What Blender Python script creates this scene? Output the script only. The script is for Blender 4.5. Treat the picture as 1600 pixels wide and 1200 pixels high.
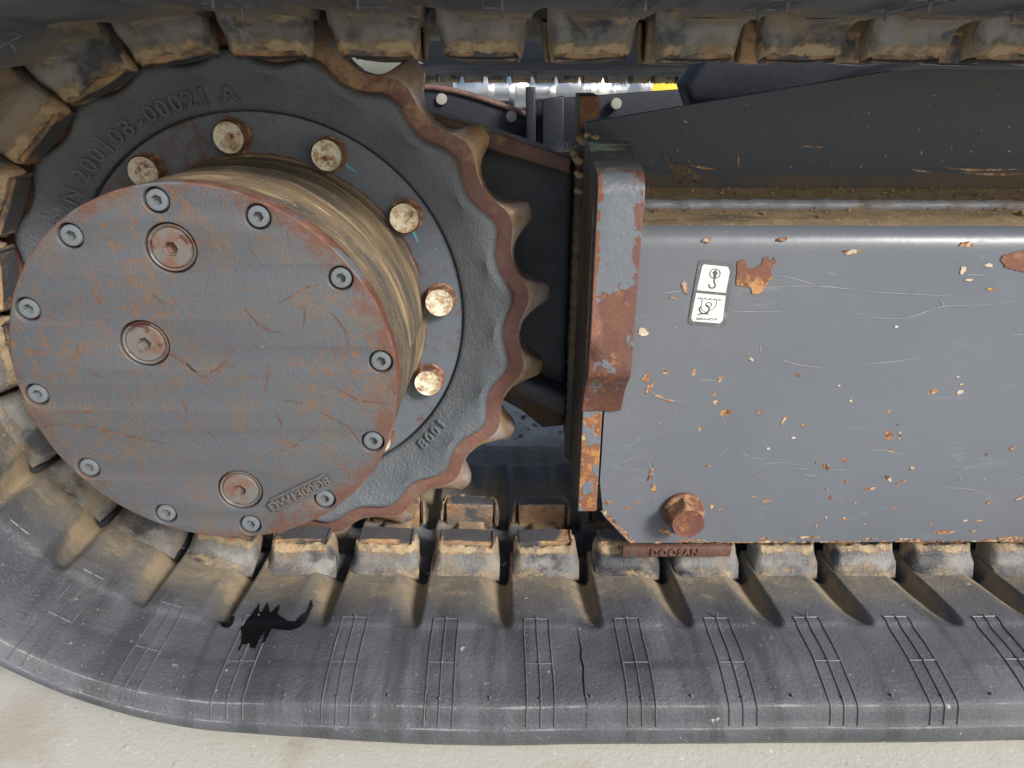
import bpy, bmesh, math, random
from math import sin, cos, pi, radians, sqrt, floor
from mathutils import Vector, Matrix, noise

sc = bpy.context.scene
for o in list(bpy.data.objects): bpy.data.objects.remove(o)

# ---------------------------------------------------------------- camera, sky, sun, exposure
cam_d = bpy.data.cameras.new('camera'); cam = bpy.data.objects.new('camera', cam_d)
sc.collection.objects.link(cam); sc.camera = cam
FWD = Vector((0.0147, 0.9212, -0.3888)); RGT = Vector((0.9999, -0.0142, 0.0043)); UPV = Vector((0.0015, 0.3888, 0.9213))
cam.matrix_world = Matrix(((RGT.x, UPV.x, -FWD.x, 0.1768), (RGT.y, UPV.y, -FWD.y, -0.5115), (RGT.z, UPV.z, -FWD.z, 0.1600), (0, 0, 0, 1)))
cam_d.sensor_fit = 'HORIZONTAL'; cam_d.sensor_width = 36.0; cam_d.lens = 36.0 * 1085 / 1600
cam_d.clip_start = 0.01; cam_d.clip_end = 500
cam_d.dof.use_dof = False

w = bpy.data.worlds.new('World'); sc.world = w; w.use_nodes = True
nt = w.node_tree; nt.nodes.clear()
SUN_EL, SUN_AZ = radians(32), radians(138)     # azimuth clockwise from +Y
sky = nt.nodes.new('ShaderNodeTexSky'); sky.sky_type = 'NISHITA'; sky.sun_disc = False
sky.sun_elevation = SUN_EL; sky.sun_rotation = SUN_AZ; sky.air_density = 1.0; sky.dust_density = 3.0; sky.ozone_density = 1.0
bg = nt.nodes.new('ShaderNodeBackground'); bg.inputs[1].default_value = 0.12
wo = nt.nodes.new('ShaderNodeOutputWorld')
nt.links.new(sky.outputs[0], bg.inputs[0]); nt.links.new(bg.outputs[0], wo.inputs[0])
sl = bpy.data.lights.new('sun', 'SUN'); sl.energy = 3.6; sl.angle = radians(14); sl.color = (1.0, 0.965, 0.92)
sun = bpy.data.objects.new('sun', sl); sc.collection.objects.link(sun)
sd = Vector((sin(SUN_AZ) * cos(SUN_EL), cos(SUN_AZ) * cos(SUN_EL), sin(SUN_EL)))
sun.rotation_euler = (-sd).to_track_quat('-Z', 'Y').to_euler()
sc.view_settings.view_transform = 'Standard'; sc.view_settings.look = 'None'
sc.view_settings.exposure = 0.05; sc.view_settings.gamma = 1.0
sc.render.engine = 'CYCLES'

# ---------------------------------------------------------------- materials
def mat(name, base, rough=.5, metal=0., layers=(), bump=(), spec=.5, coat=0.):
    m = bpy.data.materials.new(name); m.use_nodes = True
    N = m.node_tree; L = N.links; N.nodes.clear()
    out = N.nodes.new('ShaderNodeOutputMaterial'); P = N.nodes.new('ShaderNodeBsdfPrincipled')
    L.new(P.outputs[0], out.inputs[0])
    P.inputs['Metallic'].default_value = metal
    P.inputs['Specular IOR Level'].default_value = spec
    if coat: P.inputs['Coat Weight'].default_value = coat; P.inputs['Coat Roughness'].default_value = .25
    tc = N.nodes.new('ShaderNodeTexCoord'); oi = N.nodes.new('ShaderNodeObjectInfo')
    om = N.nodes.new('ShaderNodeVectorMath'); om.operation = 'MULTIPLY'
    L.new(oi.outputs['Random'], om.inputs[0]); om.inputs[1].default_value = (7.3, 3.1, 5.7)
    oa = N.nodes.new('ShaderNodeVectorMath'); oa.operation = 'ADD'
    L.new(tc.outputs['Object'], oa.inputs[0]); L.new(om.outputs[0], oa.inputs[1])
    def coords(st, uv, seed, rot):
        mp = N.nodes.new('ShaderNodeMapping')
        mp.inputs['Scale'].default_value = st; mp.inputs['Location'].default_value = (seed * 1.7, seed * 2.3, seed * .9)
        mp.inputs['Rotation'].default_value = rot
        L.new(tc.outputs['UV'] if uv else oa.outputs[0], mp.inputs[0]); return mp.outputs[0]
    def nz(sp):
        n = N.nodes.new('ShaderNodeTexNoise'); n.inputs['Scale'].default_value = sp['s']
        n.inputs['Detail'].default_value = sp.get('d', 6); n.inputs['Roughness'].default_value = sp.get('ro', .6)
        n.inputs['Distortion'].default_value = sp.get('di', 0)
        L.new(coords(sp.get('st', (1, 1, 1)), sp.get('uv'), sp.get('seed', 0), sp.get('rot', (0, 0, 0))), n.inputs['Vector'])
        return n.outputs['Fac']
    def mth(op, a, b=None, clamp=False):
        q = N.nodes.new('ShaderNodeMath'); q.operation = op; q.use_clamp = clamp
        for i, v in enumerate((a, b)):
            if v is None: continue
            if isinstance(v, (int, float)): q.inputs[i].default_value = v
            else: L.new(v, q.inputs[i])
        return q.outputs[0]
    def mask(sp):
        v = nz(sp)
        if sp.get('ridge'):                       # thin meandering lines
            v = mth('SUBTRACT', 1.0, mth('MULTIPLY', mth('ABSOLUTE', mth('SUBTRACT', v, .5)), sp['ridge']))
        if sp.get('attr'):
            a = N.nodes.new('ShaderNodeAttribute'); a.attribute_name = sp['attr'][0]
            v = mth('ADD', v, mth('MULTIPLY', mth('SUBTRACT', a.outputs['Fac'], .5), sp['attr'][1]))
        if sp.get('rad'):                         # distance from the object's Y axis
            sx = N.nodes.new('ShaderNodeSeparateXYZ'); L.new(tc.outputs['Object'], sx.inputs[0])
            r = mth('SQRT', mth('ADD', mth('POWER', sx.outputs[0], 2.), mth('POWER', sx.outputs[2], 2.)))
            mr = N.nodes.new('ShaderNodeMapRange'); mr.interpolation_type = 'SMOOTHSTEP'; L.new(r, mr.inputs[0])
            mr.inputs[1].default_value = sp['rad'][0]; mr.inputs[2].default_value = sp['rad'][1]
            v = mth('ADD', v, mth('MULTIPLY', mr.outputs[0], sp['rad'][2]))
        if sp.get('ax'):                          # along one object axis: (axis, from, to, gain)
            sx = N.nodes.new('ShaderNodeSeparateXYZ'); L.new(tc.outputs['Object'], sx.inputs[0])
            mr = N.nodes.new('ShaderNodeMapRange'); mr.interpolation_type = 'SMOOTHSTEP'; L.new(sx.outputs[sp['ax'][0]], mr.inputs[0])
            mr.inputs[1].default_value = sp['ax'][1]; mr.inputs[2].default_value = sp['ax'][2]
            v = mth('ADD', v, mth('MULTIPLY', mr.outputs[0], sp['ax'][3]))
        if sp.get('mul'):
            v = mth('MULTIPLY', v, 1.0)
        mr = N.nodes.new('ShaderNodeMapRange'); L.new(v, mr.inputs[0])
        mr.inputs[1].default_value = sp['lo']; mr.inputs[2].default_value = sp['hi']
        res = mr.outputs[0]
        if sp.get('mul'):
            m2 = dict(sp['mul']); res = mth('MULTIPLY', res, mask(m2))
        if sp.get('amt') is not None: res = mth('MULTIPLY', res, sp['amt'])
        return res
    rgb = N.nodes.new('ShaderNodeRGB'); rgb.outputs[0].default_value = (*base, 1); col = rgb.outputs[0]
    rv = N.nodes.new('ShaderNodeValue'); rv.outputs[0].default_value = rough; ro = rv.outputs[0]
    mv = None; hgt = None
    for sp in layers:
        k = mask(sp)
        if sp.get('c'):
            mx = N.nodes.new('ShaderNodeMix'); mx.data_type = 'RGBA'; L.new(k, mx.inputs[0]); L.new(col, mx.inputs[6])
            mx.inputs[7].default_value = (*sp['c'], 1); col = mx.outputs[2]
        if sp.get('r') is not None:
            mx = N.nodes.new('ShaderNodeMix'); L.new(k, mx.inputs[0]); L.new(ro, mx.inputs[2]); mx.inputs[3].default_value = sp['r']; ro = mx.outputs[0]
        if sp.get('h'):
            e = mth('MULTIPLY', k, sp['h']); hgt = e if hgt is None else mth('ADD', hgt, e)
    for sp in bump:
        e = mth('MULTIPLY', nz(sp), sp['h']); hgt = e if hgt is None else mth('ADD', hgt, e)
    L.new(col, P.inputs['Base Color']); L.new(ro, P.inputs['Roughness'])
    if hgt is not None:
        b = N.nodes.new('ShaderNodeBump'); b.inputs['Strength'].default_value = 1; b.inputs['Distance'].default_value = 1
        L.new(hgt, b.inputs['Height']); L.new(b.outputs[0], P.inputs['Normal'])
    return m

MM = .001
BROWN = (.15, .055, .033); ORANGE = (.30, .12, .045); TAN = (.38, .25, .13); DARKR = (.07, .032, .024)
M = {}
M['cover'] = mat('grey_cover_paint', (.092, .102, .118), .5, layers=[
    dict(s=14, d=5, lo=.4, hi=.7, c=(.105, .109, .116), amt=.7),
    dict(s=30, d=9, ro=.75, lo=.50, hi=.66, c=(.155, .105, .058), amt=.6, r=.8, seed=3),
    dict(s=130, d=8, ro=.8, lo=.51, hi=.59, c=(.19, .092, .036), amt=.8, r=.8, seed=5, mul=dict(s=13, d=6, ro=.75, lo=.44, hi=.62, seed=8)),
    dict(s=7, d=3, di=.8, ridge=85, lo=.3, hi=.95, c=(.15, .080, .042), amt=.55, seed=11, st=(1, 1, 1.6), mul=dict(s=60, d=4, lo=.43, hi=.56, seed=2)),
    dict(s=12, d=2, di=.5, ridge=110, lo=.5, hi=1, c=(.13, .065, .035), amt=.6, seed=19, st=(1.7, 1, .8), rot=(0, .6, 0), mul=dict(s=22, d=3, lo=.46, hi=.56, seed=21)),
    dict(s=20, d=2, di=.4, ridge=95, lo=.5, hi=1, c=(.12, .062, .035), amt=.6, seed=49, st=(.6, 1, 1.9), rot=(0, -.5, 0), mul=dict(s=30, d=3, lo=.5, hi=.58, seed=51)),
    dict(s=55, d=10, ro=.82, rad=(.090, .1150, .20), lo=.66, hi=.80, c=(.13, .055, .032), amt=.85, r=.75, seed=7, ax=(0, -.02, .1, .10)),
    dict(s=150, d=3, lo=.74, hi=.78, c=(.34, .32, .26), amt=.7, seed=31)],
    bump=[dict(s=600, d=3, h=.45 * MM), dict(s=110, d=4, h=.3 * MM)])
M['rim_rust'] = mat('rusty_cover_rim', (.12, .05, .035), .7, layers=[dict(s=60, d=6, lo=.45, hi=.65, c=(.2, .10, .065)), dict(s=40, d=6, lo=.52, hi=.6, c=(.12, .13, .145), seed=4)], bump=[dict(s=500, d=4, h=.4 * MM)])
M['paint'] = mat('grey_machine_paint', (.156, .171, .196), .34, layers=[
    dict(s=6, d=4, lo=.35, hi=.7, c=(.132, .147, .172), amt=.8),
    dict(s=330, d=2, lo=.735, hi=.76, c=(.6, .6, .56), seed=3, amt=.9, mul=dict(s=18, d=3, lo=.45, hi=.62, seed=9)),
    dict(s=420, d=2, lo=.74, hi=.77, c=(.06, .05, .05), seed=13, amt=.8),
    dict(s=22, d=7, ro=.7, lo=.6, hi=.75, c=(.19, .195, .19), amt=.5, r=.6, seed=6),
    dict(s=700, d=2, lo=.72, hi=.76, c=(.4, .4, .36), amt=.7, seed=66),
    dict(s=3.5, d=4, lo=.45, hi=.65, c=(.135, .158, .195), amt=.5, seed=71),
    dict(s=10, d=6, di=.4, ridge=60, lo=.7, hi=1, c=(.30, .32, .34), amt=.3, seed=23, st=(.35, 1, 2.2), mul=dict(s=14, d=2, lo=.5, hi=.6, seed=4))],
    bump=[dict(s=260, d=3, h=.10 * MM), dict(s=9, d=3, h=1.2 * MM)])
M['paint_shaded'] = mat('shaded_upper_paint', (.034, .044, .064), .5, layers=[  # same grey paint, with the shade under the belt put into its colour
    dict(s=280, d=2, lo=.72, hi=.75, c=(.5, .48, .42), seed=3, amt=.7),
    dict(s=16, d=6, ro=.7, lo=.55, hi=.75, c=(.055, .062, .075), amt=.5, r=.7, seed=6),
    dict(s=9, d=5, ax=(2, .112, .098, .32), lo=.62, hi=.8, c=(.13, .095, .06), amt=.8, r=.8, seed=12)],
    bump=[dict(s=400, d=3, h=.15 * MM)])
M['flange'] = mat('grey_flange_paint', (.135, .16, .195), .45, layers=[
    dict(s=20, d=5, lo=.4, hi=.7, c=(.115, .135, .162), amt=.7),
    dict(s=95, d=8, ro=.8, lo=.54, hi=.62, c=(.12, .05, .04), amt=.85, seed=5, ax=(0, .02, -.08, .13), mul=dict(s=14, d=4, lo=.44, hi=.58, seed=8)),
    dict(s=220, d=3, lo=.70, hi=.74, c=(.42, .36, .28), amt=.7, seed=31),
    dict(s=60, d=6, rad=(.1215, .1175, .3), lo=.72, hi=.82, c=(.15, .055, .04), seed=17)],
    bump=[dict(s=500, d=3, h=.15 * MM)])
M['cast'] = mat('rough_cast_grey', (.150, .170, .192), .40, layers=[
    dict(s=24, d=6, lo=.4, hi=.7, c=(.102, .12, .142), amt=.8),
    dict(s=120, d=8, ro=.8, lo=.58, hi=.68, c=(.2, .15, .10), amt=.6, seed=5, mul=dict(s=12, d=4, lo=.4, hi=.6, seed=8)),
    dict(s=260, d=4, lo=.67, hi=.73, c=(.34, .33, .30), amt=.5, seed=31),
    dict(s=30, d=6, rad=(.172, .185, .25), lo=.66, hi=.9, c=(.12, .105, .09), amt=.7, seed=2)],
    bump=[dict(s=420, d=5, ro=.65, h=1.3 * MM), dict(s=60, d=3, h=.9 * MM)])
M['band'] = mat('rust_brown_ground_steel', (.165, .075, .058), .62, layers=[
    dict(s=45, d=6, lo=.4, hi=.65, c=(.18, .105, .09)), dict(s=60, d=8, ro=.8, lo=.56, hi=.66, c=(.28, .12, .06), amt=.8, seed=4),
    dict(s=80, d=7, ro=.7, ax=(2, .05, .2, .18), lo=.62, hi=.75, c=(.38, .24, .12), amt=.8, seed=14),
    dict(s=220, d=5, di=1, ridge=18, lo=.7, hi=1, c=(.42, .30, .24), amt=.6, seed=9, mul=dict(s=40, d=3, lo=.5, hi=.62, seed=4))],
    bump=[dict(s=420, d=5, h=.6 * MM)])
M['tooth'] = mat('worn_tooth_steel', (.31, .21, .125), .42, metal=.25, layers=[
    dict(s=34, d=5, lo=.44, hi=.58, c=(.42, .37, .37), r=.26), dict(s=60, d=7, ro=.7, lo=.54, hi=.66, c=(.42, .29, .14), r=.7, seed=4),
    dict(s=90, d=7, ro=.7, lo=.58, hi=.68, c=(.22, .10, .055), amt=.8, seed=8), dict(s=25, d=5, lo=.60, hi=.68, c=(.30, .25, .28), r=.24, seed=18)],
    bump=[dict(s=350, d=4, h=.35 * MM), dict(s=60, d=3, h=.6 * MM)])
M['barrel'] = mat('mud_streaked_barrel', (.19, .14, .088), .75, layers=[
    dict(uv=True, s=1, st=(7, 4, 1), d=7, ro=.65, lo=.42, hi=.56, c=(.078, .072, .064)),
    dict(uv=True, s=1, st=(10, 7, 1), d=8, ro=.72, lo=.51, hi=.62, c=(.36, .27, .155), seed=5),
    dict(uv=True, s=1, st=(12, 10, 1), d=8, ro=.72, lo=.60, hi=.66, c=(.52, .42, .24), seed=9, mul=dict(s=10, d=4, lo=.45, hi=.55, seed=3)),
    dict(s=300, d=3, lo=.68, hi=.73, c=(.6, .52, .40), amt=.8, seed=3)],
    bump=[dict(s=350, d=5, h=.7 * MM), dict(uv=True, s=1, st=(10, 20, 1), d=5, h=1.1 * MM)])
M['screw'] = mat('blued_socket_screw', (.15, .17, .19), .45, layers=[dict(s=160, d=5, lo=.5, hi=.7, c=(.16, .14, .13), amt=.6), dict(s=90, d=5, lo=.6, hi=.7, c=(.3, .2, .12), amt=.6, seed=3)], bump=[dict(s=900, d=3, h=.12 * MM)])
M['plug'] = mat('rust_smeared_plug', (.155, .145, .135), .5, layers=[dict(s=60, d=6, lo=.46, hi=.6, c=(.17, .09, .06), amt=.9, r=.7), dict(s=90, d=7, lo=.56, hi=.64, c=(.09, .04, .03), seed=4)], bump=[dict(s=500, d=4, h=.3 * MM)])
M['bolt'] = mat('chalky_rusted_bolt_top', (.80, .77, .62), .6, layers=[
    dict(s=140, d=7, ro=.75, lo=.46, hi=.58, c=(.42, .24, .09), amt=.85), dict(s=90, d=6, ro=.7, lo=.545, hi=.62, c=(.17, .065, .03), seed=6),
    dict(s=80, d=5, lo=.52, hi=.62, c=(.72, .76, .68), amt=.8, seed=9)], bump=[dict(s=420, d=5, h=.8 * MM)])
M['bolt_side'] = mat('rusty_bolt_side', (.19, .09, .055), .7, layers=[dict(s=130, d=6, lo=.5, hi=.62, c=(.40, .24, .13)), dict(s=70, d=5, lo=.55, hi=.65, c=(.10, .045, .04), seed=4)], bump=[dict(s=500, d=5, h=.8 * MM)])
M['rust'] = mat('flaking_brown_rust', (.20, .085, .05), .72, layers=[
    dict(s=50, d=7, ro=.7, lo=.45, hi=.6, c=(.15, .06, .045)), dict(s=75, d=8, ro=.75, lo=.56, hi=.66, c=(.42, .18, .06), amt=.85, seed=4),
    dict(s=110, d=7, ro=.7, lo=.61, hi=.69, c=(.55, .34, .14), amt=.8, seed=14)], bump=[dict(s=300, d=6, ro=.65, h=.9 * MM)])
M['footrust'] = mat('dark_brown_rust', (.125, .06, .045), .65, layers=[dict(s=70, d=7, ro=.7, lo=.5, hi=.62, c=(.17, .095, .07)), dict(s=60, d=5, lo=.58, hi=.66, c=(.10, .105, .115), seed=3)], bump=[dict(s=260, d=5, h=.9 * MM)])
M['strap'] = mat('worn_strap_paint_and_rust', (.17, .075, .05), .60, layers=[
    dict(s=55, d=7, ro=.7, lo=.45, hi=.6, c=(.12, .055, .048)), dict(s=90, d=8, ro=.75, lo=.56, hi=.66, c=(.36, .17, .07), amt=.8, seed=4),
    dict(s=120, d=7, ro=.7, lo=.62, hi=.69, c=(.48, .31, .15), amt=.7, seed=14),
    dict(s=42, d=6, ro=.6, ax=(2, .018, .060, .26), lo=.585, hi=.60, c=(.15, .168, .195), r=.35, h=.2 * MM, seed=33),
    dict(s=60, d=7, ro=.65, ax=(0, .2555, .2635, .24), lo=.64, hi=.66, c=(.15, .072, .06), r=.6, seed=43),
    dict(s=80, d=7, ro=.65, ax=(0, .2405, .2370, .24), lo=.64, hi=.66, c=(.20, .075, .045), r=.6, seed=53),
    dict(s=70, d=7, ro=.7, lo=.66, hi=.68, c=(.36, .18, .08), r=.7, seed=63)],
    bump=[dict(s=260, d=6, ro=.6, h=.6 * MM)])
M['strap_side'] = mat('dark_grey_plate_edge', (.07, .075, .085), .55, layers=[dict(s=30, d=6, st=(1, 1, .3), lo=.5, hi=.6, c=(.13, .145, .165)), dict(s=60, d=7, st=(1, 1, .3), lo=.58, hi=.66, c=(.15, .06, .035), seed=4)], bump=[dict(s=300, d=5, h=.5 * MM)])
M['endplate'] = mat('dirty_dark_mount_plate', (.06, .055, .05), .7, layers=[dict(s=40, d=7, st=(1, 1, .16), lo=.48, hi=.6, c=(.14, .10, .055)), dict(s=60, d=7, st=(1, 1.4, .12), lo=.60, hi=.68, c=(.32, .22, .08), seed=6), dict(s=50, d=6, lo=.6, hi=.68, c=(.16, .07, .04), seed=9)], bump=[dict(s=300, d=5, h=.8 * MM)])
M['edge_rust'] = mat('peeling_paint_on_rusty_edge', (.22, .10, .055), .65, layers=[
    dict(s=90, d=7, ro=.7, lo=.5, hi=.6, c=(.42, .20, .07)), dict(s=110, d=6, lo=.6, hi=.66, c=(.6, .45, .22), seed=5),
    dict(s=48, d=4, ro=.5, lo=.53, hi=.54, c=(.16, .18, .21), r=.4, h=.25 * MM, seed=13)], bump=[dict(s=300, d=5, h=.8 * MM)])
M['rubber'] = mat('dusty_black_rubber', (.072, .079, .094), .36, layers=[
    dict(s=9, d=6, lo=.38, hi=.68, c=(.15, .16, .18), amt=.85, r=.46),
    dict(s=9, d=4, st=(4.5, .6, 1), lo=.50, hi=.62, c=(.042, .045, .052), amt=.65, seed=22),
    dict(s=10, d=4, attr=('band', .5), lo=.72, hi=.95, c=(.035, .037, .043), amt=.75, seed=26),  # shoulder crease darkened, its shade put into the colour
    dict(s=14, d=5, attr=('dirt', .6), lo=.42, hi=.75, c=(.15, .14, .122), amt=.85, r=.7, seed=42),
    dict(s=22, d=8, ro=.7, attr=('dirt', .55), lo=.50, hi=.85, c=(.23, .20, .155), amt=.8, r=.85, seed=3),
    dict(s=45, d=8, ro=.7, attr=('dirt', .50), lo=.66, hi=.86, c=(.36, .28, .18), amt=.8, r=.9, seed=7, h=.4 * MM),
    dict(s=30, d=9, ro=.75, attr=('crest', .55), lo=.70, hi=.84, c=(.30, .31, .32), amt=.75, r=.8, seed=9),
    dict(s=190, d=4, ro=.6, lo=.66, hi=.73, c=(.30, .29, .26), amt=.7, seed=31),
    dict(s=420, d=3, ro=.6, lo=.68, hi=.74, c=(.36, .34, .30), amt=.7, seed=33),
    dict(s=75, d=2, lo=.735, hi=.75, c=(.46, .45, .40), amt=.8, seed=37)],
    bump=[dict(s=420, d=6, ro=.7, h=.9 * MM), dict(s=38, d=3, h=1.0 * MM)])
M['lug'] = mat('muddy_lug_rubber', (.145, .147, .152), .5, layers=[
    dict(s=34, d=6, ro=.65, lo=.42, hi=.6, c=(.26, .255, .245), amt=.9, r=.6),
    dict(s=22, d=4, lo=.53, hi=.60, c=(.032, .036, .048), amt=.85, seed=11),
    dict(s=30, d=7, ro=.65, attr=('dirt', .22), lo=.50, hi=.66, c=(.26, .20, .13), amt=.85, r=.85, seed=15),
    dict(s=42, d=8, ro=.72, attr=('dirt', .34), lo=.565, hi=.68, c=(.44, .34, .21), amt=.85, r=.9, seed=5, h=.8 * MM),
    dict(s=90, d=6, ro=.7, attr=('dirt', .2), lo=.68, hi=.74, c=(.40, .17, .07), amt=.7, seed=25)],
    bump=[dict(s=420, d=6, h=.9 * MM), dict(s=70, d=4, h=1.6 * MM)])
M['cap'] = mat('worn_rusty_guide_cap', (.33, .20, .115), .5, layers=[
    dict(s=26, d=5, lo=.45, hi=.6, c=(.19, .15, .12), seed=17),
    dict(s=45, d=6, lo=.42, hi=.6, c=(.48, .31, .17)), dict(s=60, d=7, ro=.7, lo=.56, hi=.64, c=(.20, .08, .04), seed=7),
    dict(s=34, d=6, lo=.50, hi=.60, ax=(2, .0200, .0226, .26), c=(.085, .085, .092), r=.35, seed=2)], bump=[dict(s=300, d=5, h=.8 * MM), dict(s=60, d=3, h=.8 * MM)])
M['core'] = mat('tan_dusty_link_core', (.40, .28, .16), .65, layers=[
    dict(s=30, d=6, lo=.45, hi=.62, c=(.20, .17, .14)), dict(s=55, d=7, ro=.7, lo=.54, hi=.66, c=(.36, .19, .08), seed=3),
    dict(s=60, d=6, lo=.6, hi=.7, c=(.48, .38, .24), seed=9)], bump=[dict(s=300, d=5, h=.6 * MM)])
M['mud'] = mat('dried_mud_film', (.36, .27, .165), .95, layers=[
    dict(s=60, d=8, ro=.75, lo=.45, hi=.62, c=(.50, .38, .23)), dict(s=35, d=6, st=(.2, 1, 1), lo=.54, hi=.68, c=(.15, .115, .08), seed=4),
    dict(s=420, d=4, lo=.58, hi=.66, c=(.60, .47, .28), seed=8, amt=.9)], bump=[dict(s=500, d=5, ro=.7, h=2.2 * MM)])
M['stain'] = mat('thin_brown_dirt', (.13, .10, .06), .95, layers=[dict(s=160, d=6, ro=.75, lo=.48, hi=.58, c=(.05, .055, .065)), dict(s=300, d=4, lo=.6, hi=.66, c=(.24, .18, .11), seed=3)], bump=[dict(s=400, d=5, h=.8 * MM)])
M['bead'] = mat('scuffed_weld_bead', (.26, .28, .32), .35, layers=[
    dict(s=40, d=7, st=(.3, 1, 1), lo=.52, hi=.6, c=(.24, .165, .09), r=.9), dict(s=300, d=4, lo=.62, hi=.7, c=(.12, .09, .06), seed=4)], bump=[dict(s=200, d=4, h=.8 * MM)])
M['blackpaint'] = mat('dark_blue_black_paint', (.010, .013, .024), .5, layers=[dict(s=12, d=5, lo=.45, hi=.65, c=(.016, .019, .030)), dict(s=200, d=3, lo=.72, hi=.76, c=(.2, .18, .15), amt=.7)], bump=[dict(s=200, d=3, h=.2 * MM)])
M['guard'] = mat('black_casting_with_rust_specks', (.07, .082, .105), .48, layers=[
    dict(s=55, d=6, lo=.60, hi=.66, c=(.14, .08, .06), amt=.8, seed=2), dict(s=25, d=6, lo=.5, hi=.7, c=(.05, .045, .04), amt=.8),
    dict(s=200, d=3, lo=.70, hi=.74, c=(.25, .2, .15), amt=.5, seed=9), dict(s=30, d=7, ax=(2, -.04, -.10, .25), lo=.64, hi=.8, c=(.12, .075, .04), r=.9, seed=8)],
    bump=[dict(s=300, d=5, h=.5 * MM)])
M['guardrust'] = mat('rusty_purple_flange_edge', (.17, .095, .08), .6, layers=[dict(s=50, d=7, lo=.5, hi=.62, c=(.11, .06, .05)), dict(s=60, d=6, lo=.6, hi=.68, c=(.3, .2, .1), seed=5)], bump=[dict(s=200, d=5, h=1.2 * MM)])
M['edge_highlight'] = mat('top_face_highlight', (.34, .38, .40), .45, layers=[dict(s=60, d=6, lo=.5, hi=.6, c=(.25, .18, .12)), dict(s=40, d=6, lo=.56, hi=.64, c=(.12, .07, .06), seed=3)], bump=[dict(s=200, d=4, h=.8 * MM)])  # highlight on the flange top painted as a pale face colour
M['ground'] = mat('cream_concrete', (.58, .575, .515), .8, layers=[
    dict(s=5, d=6, lo=.35, hi=.7, c=(.53, .52, .46), amt=.8), dict(s=18, d=7, lo=.6, hi=.75, c=(.42, .33, .25), amt=.5, seed=4),
    dict(s=150, d=3, lo=.68, hi=.72, c=(.40, .35, .28), amt=.7, seed=9), dict(s=260, d=3, lo=.66, hi=.70, c=(.82, .80, .74), amt=.7, seed=19), dict(s=7, d=5, lo=.62, hi=.72, c=(.45, .34, .26), amt=.5, seed=29)], bump=[dict(s=330, d=5, ro=.65, h=.45 * MM), dict(s=60, d=3, h=.25 * MM)])
M['gravel'] = mat('grey_crushed_stone', (.74, .73, .69), .85, layers=[dict(s=120, d=6, lo=.45, hi=.6, c=(.78, .78, .76)), dict(s=70, d=5, lo=.58, hi=.66, c=(.1, .105, .11), seed=4)], bump=[dict(s=260, d=5, h=3 * MM)])
M['white'] = mat('white_sticker', (.80, .82, .80), .4, layers=[dict(s=30, d=6, lo=.5, hi=.75, c=(.74, .74, .66), amt=.6)])
M['ink'] = mat('printed_dark_grey', (.09, .095, .10), .5)
M['inkborder'] = mat('printed_border_grey', (.12, .125, .135), .5, layers=[dict(s=120, d=6, lo=.55, hi=.65, c=(.22, .24, .27), amt=.8)])
M['blackink'] = mat('black_marker_ink', (.004, .004, .006), .35)
M['chiprust'] = mat('rust_showing_through_chip', (.19, .08, .05), .7, layers=[dict(s=90, d=6, ax=(2, .048, .034, .2), lo=.55, hi=.68, c=(.48, .25, .11)), dict(s=160, d=5, lo=.58, hi=.66, c=(.19, .075, .04), seed=5)], bump=[dict(s=600, d=5, h=.5 * MM)])
M['chip'] = mat('chipped_paint_spot', (.26, .11, .05), .7, layers=[dict(s=300, d=5, ro=.7, lo=.46, hi=.56, c=(.46, .26, .13)), dict(s=220, d=5, lo=.54, hi=.6, c=(.50, .43, .33), seed=4),
    dict(s=170, d=5, lo=.57, hi=.63, c=(.10, .045, .03), seed=9)], bump=[dict(s=500, d=5, h=.6 * MM)])
M['chipedge'] = mat('cream_primer_edge', (.58, .47, .33), .6, layers=[dict(s=200, d=5, lo=.5, hi=.6, c=(.62, .60, .54))])
M['coverscratch'] = mat('brown_rust_scratch', (.13, .055, .03), .8, layers=[dict(s=200, d=5, lo=.5, hi=.6, c=(.22, .11, .055))])
M['scratch'] = mat('pale_scratch', (.40, .41, .40), .5, layers=[dict(s=160, d=5, lo=.5, hi=.6, c=(.24, .26, .28))])
M['teal'] = mat('turquoise_paint_pen', (.12, .36, .42), .5)
M['mint'] = mat('exposed_mint_primer', (.13, .145, .15), .5, layers=[dict(s=26, d=6, st=(.4, 1, 1), lo=.53, hi=.60, c=(.42, .56, .50)), dict(s=80, d=6, lo=.58, hi=.66, c=(.34, .24, .14), seed=3)], bump=[dict(s=200, d=4, h=.6 * MM)])
M['chrome'] = mat('galvanised_metal', (.85, .86, .86), .34, metal=1, bump=[dict(s=20, d=3, h=3 * MM)])
M['yellow'] = mat('yellow_glare_paint', (.80, .62, .05), .5)  # colour of the block that stands in for yellow glare
M['palepaint'] = mat('pale_green_paint', (.62, .70, .60), .5)
M['dullbolt'] = mat('dull_pale_bolt', (.34, .33, .28), .6, bump=[dict(s=300, d=4, h=.5 * MM)])
M['mold'] = mat('rubber_moulding_ridge', (.095, .10, .11), .42, layers=[dict(s=60, d=6, lo=.5, hi=.65, c=(.17, .17, .16), amt=.7)])
M['crumb'] = mat('loose_dirt_crumbs', (.42, .32, .20), .95, layers=[dict(s=90, d=3, lo=.45, hi=.6, c=(.25, .16, .09))])
M['fluff'] = mat('pale_cobweb_fibre', (.62, .66, .74), .7)

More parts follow.
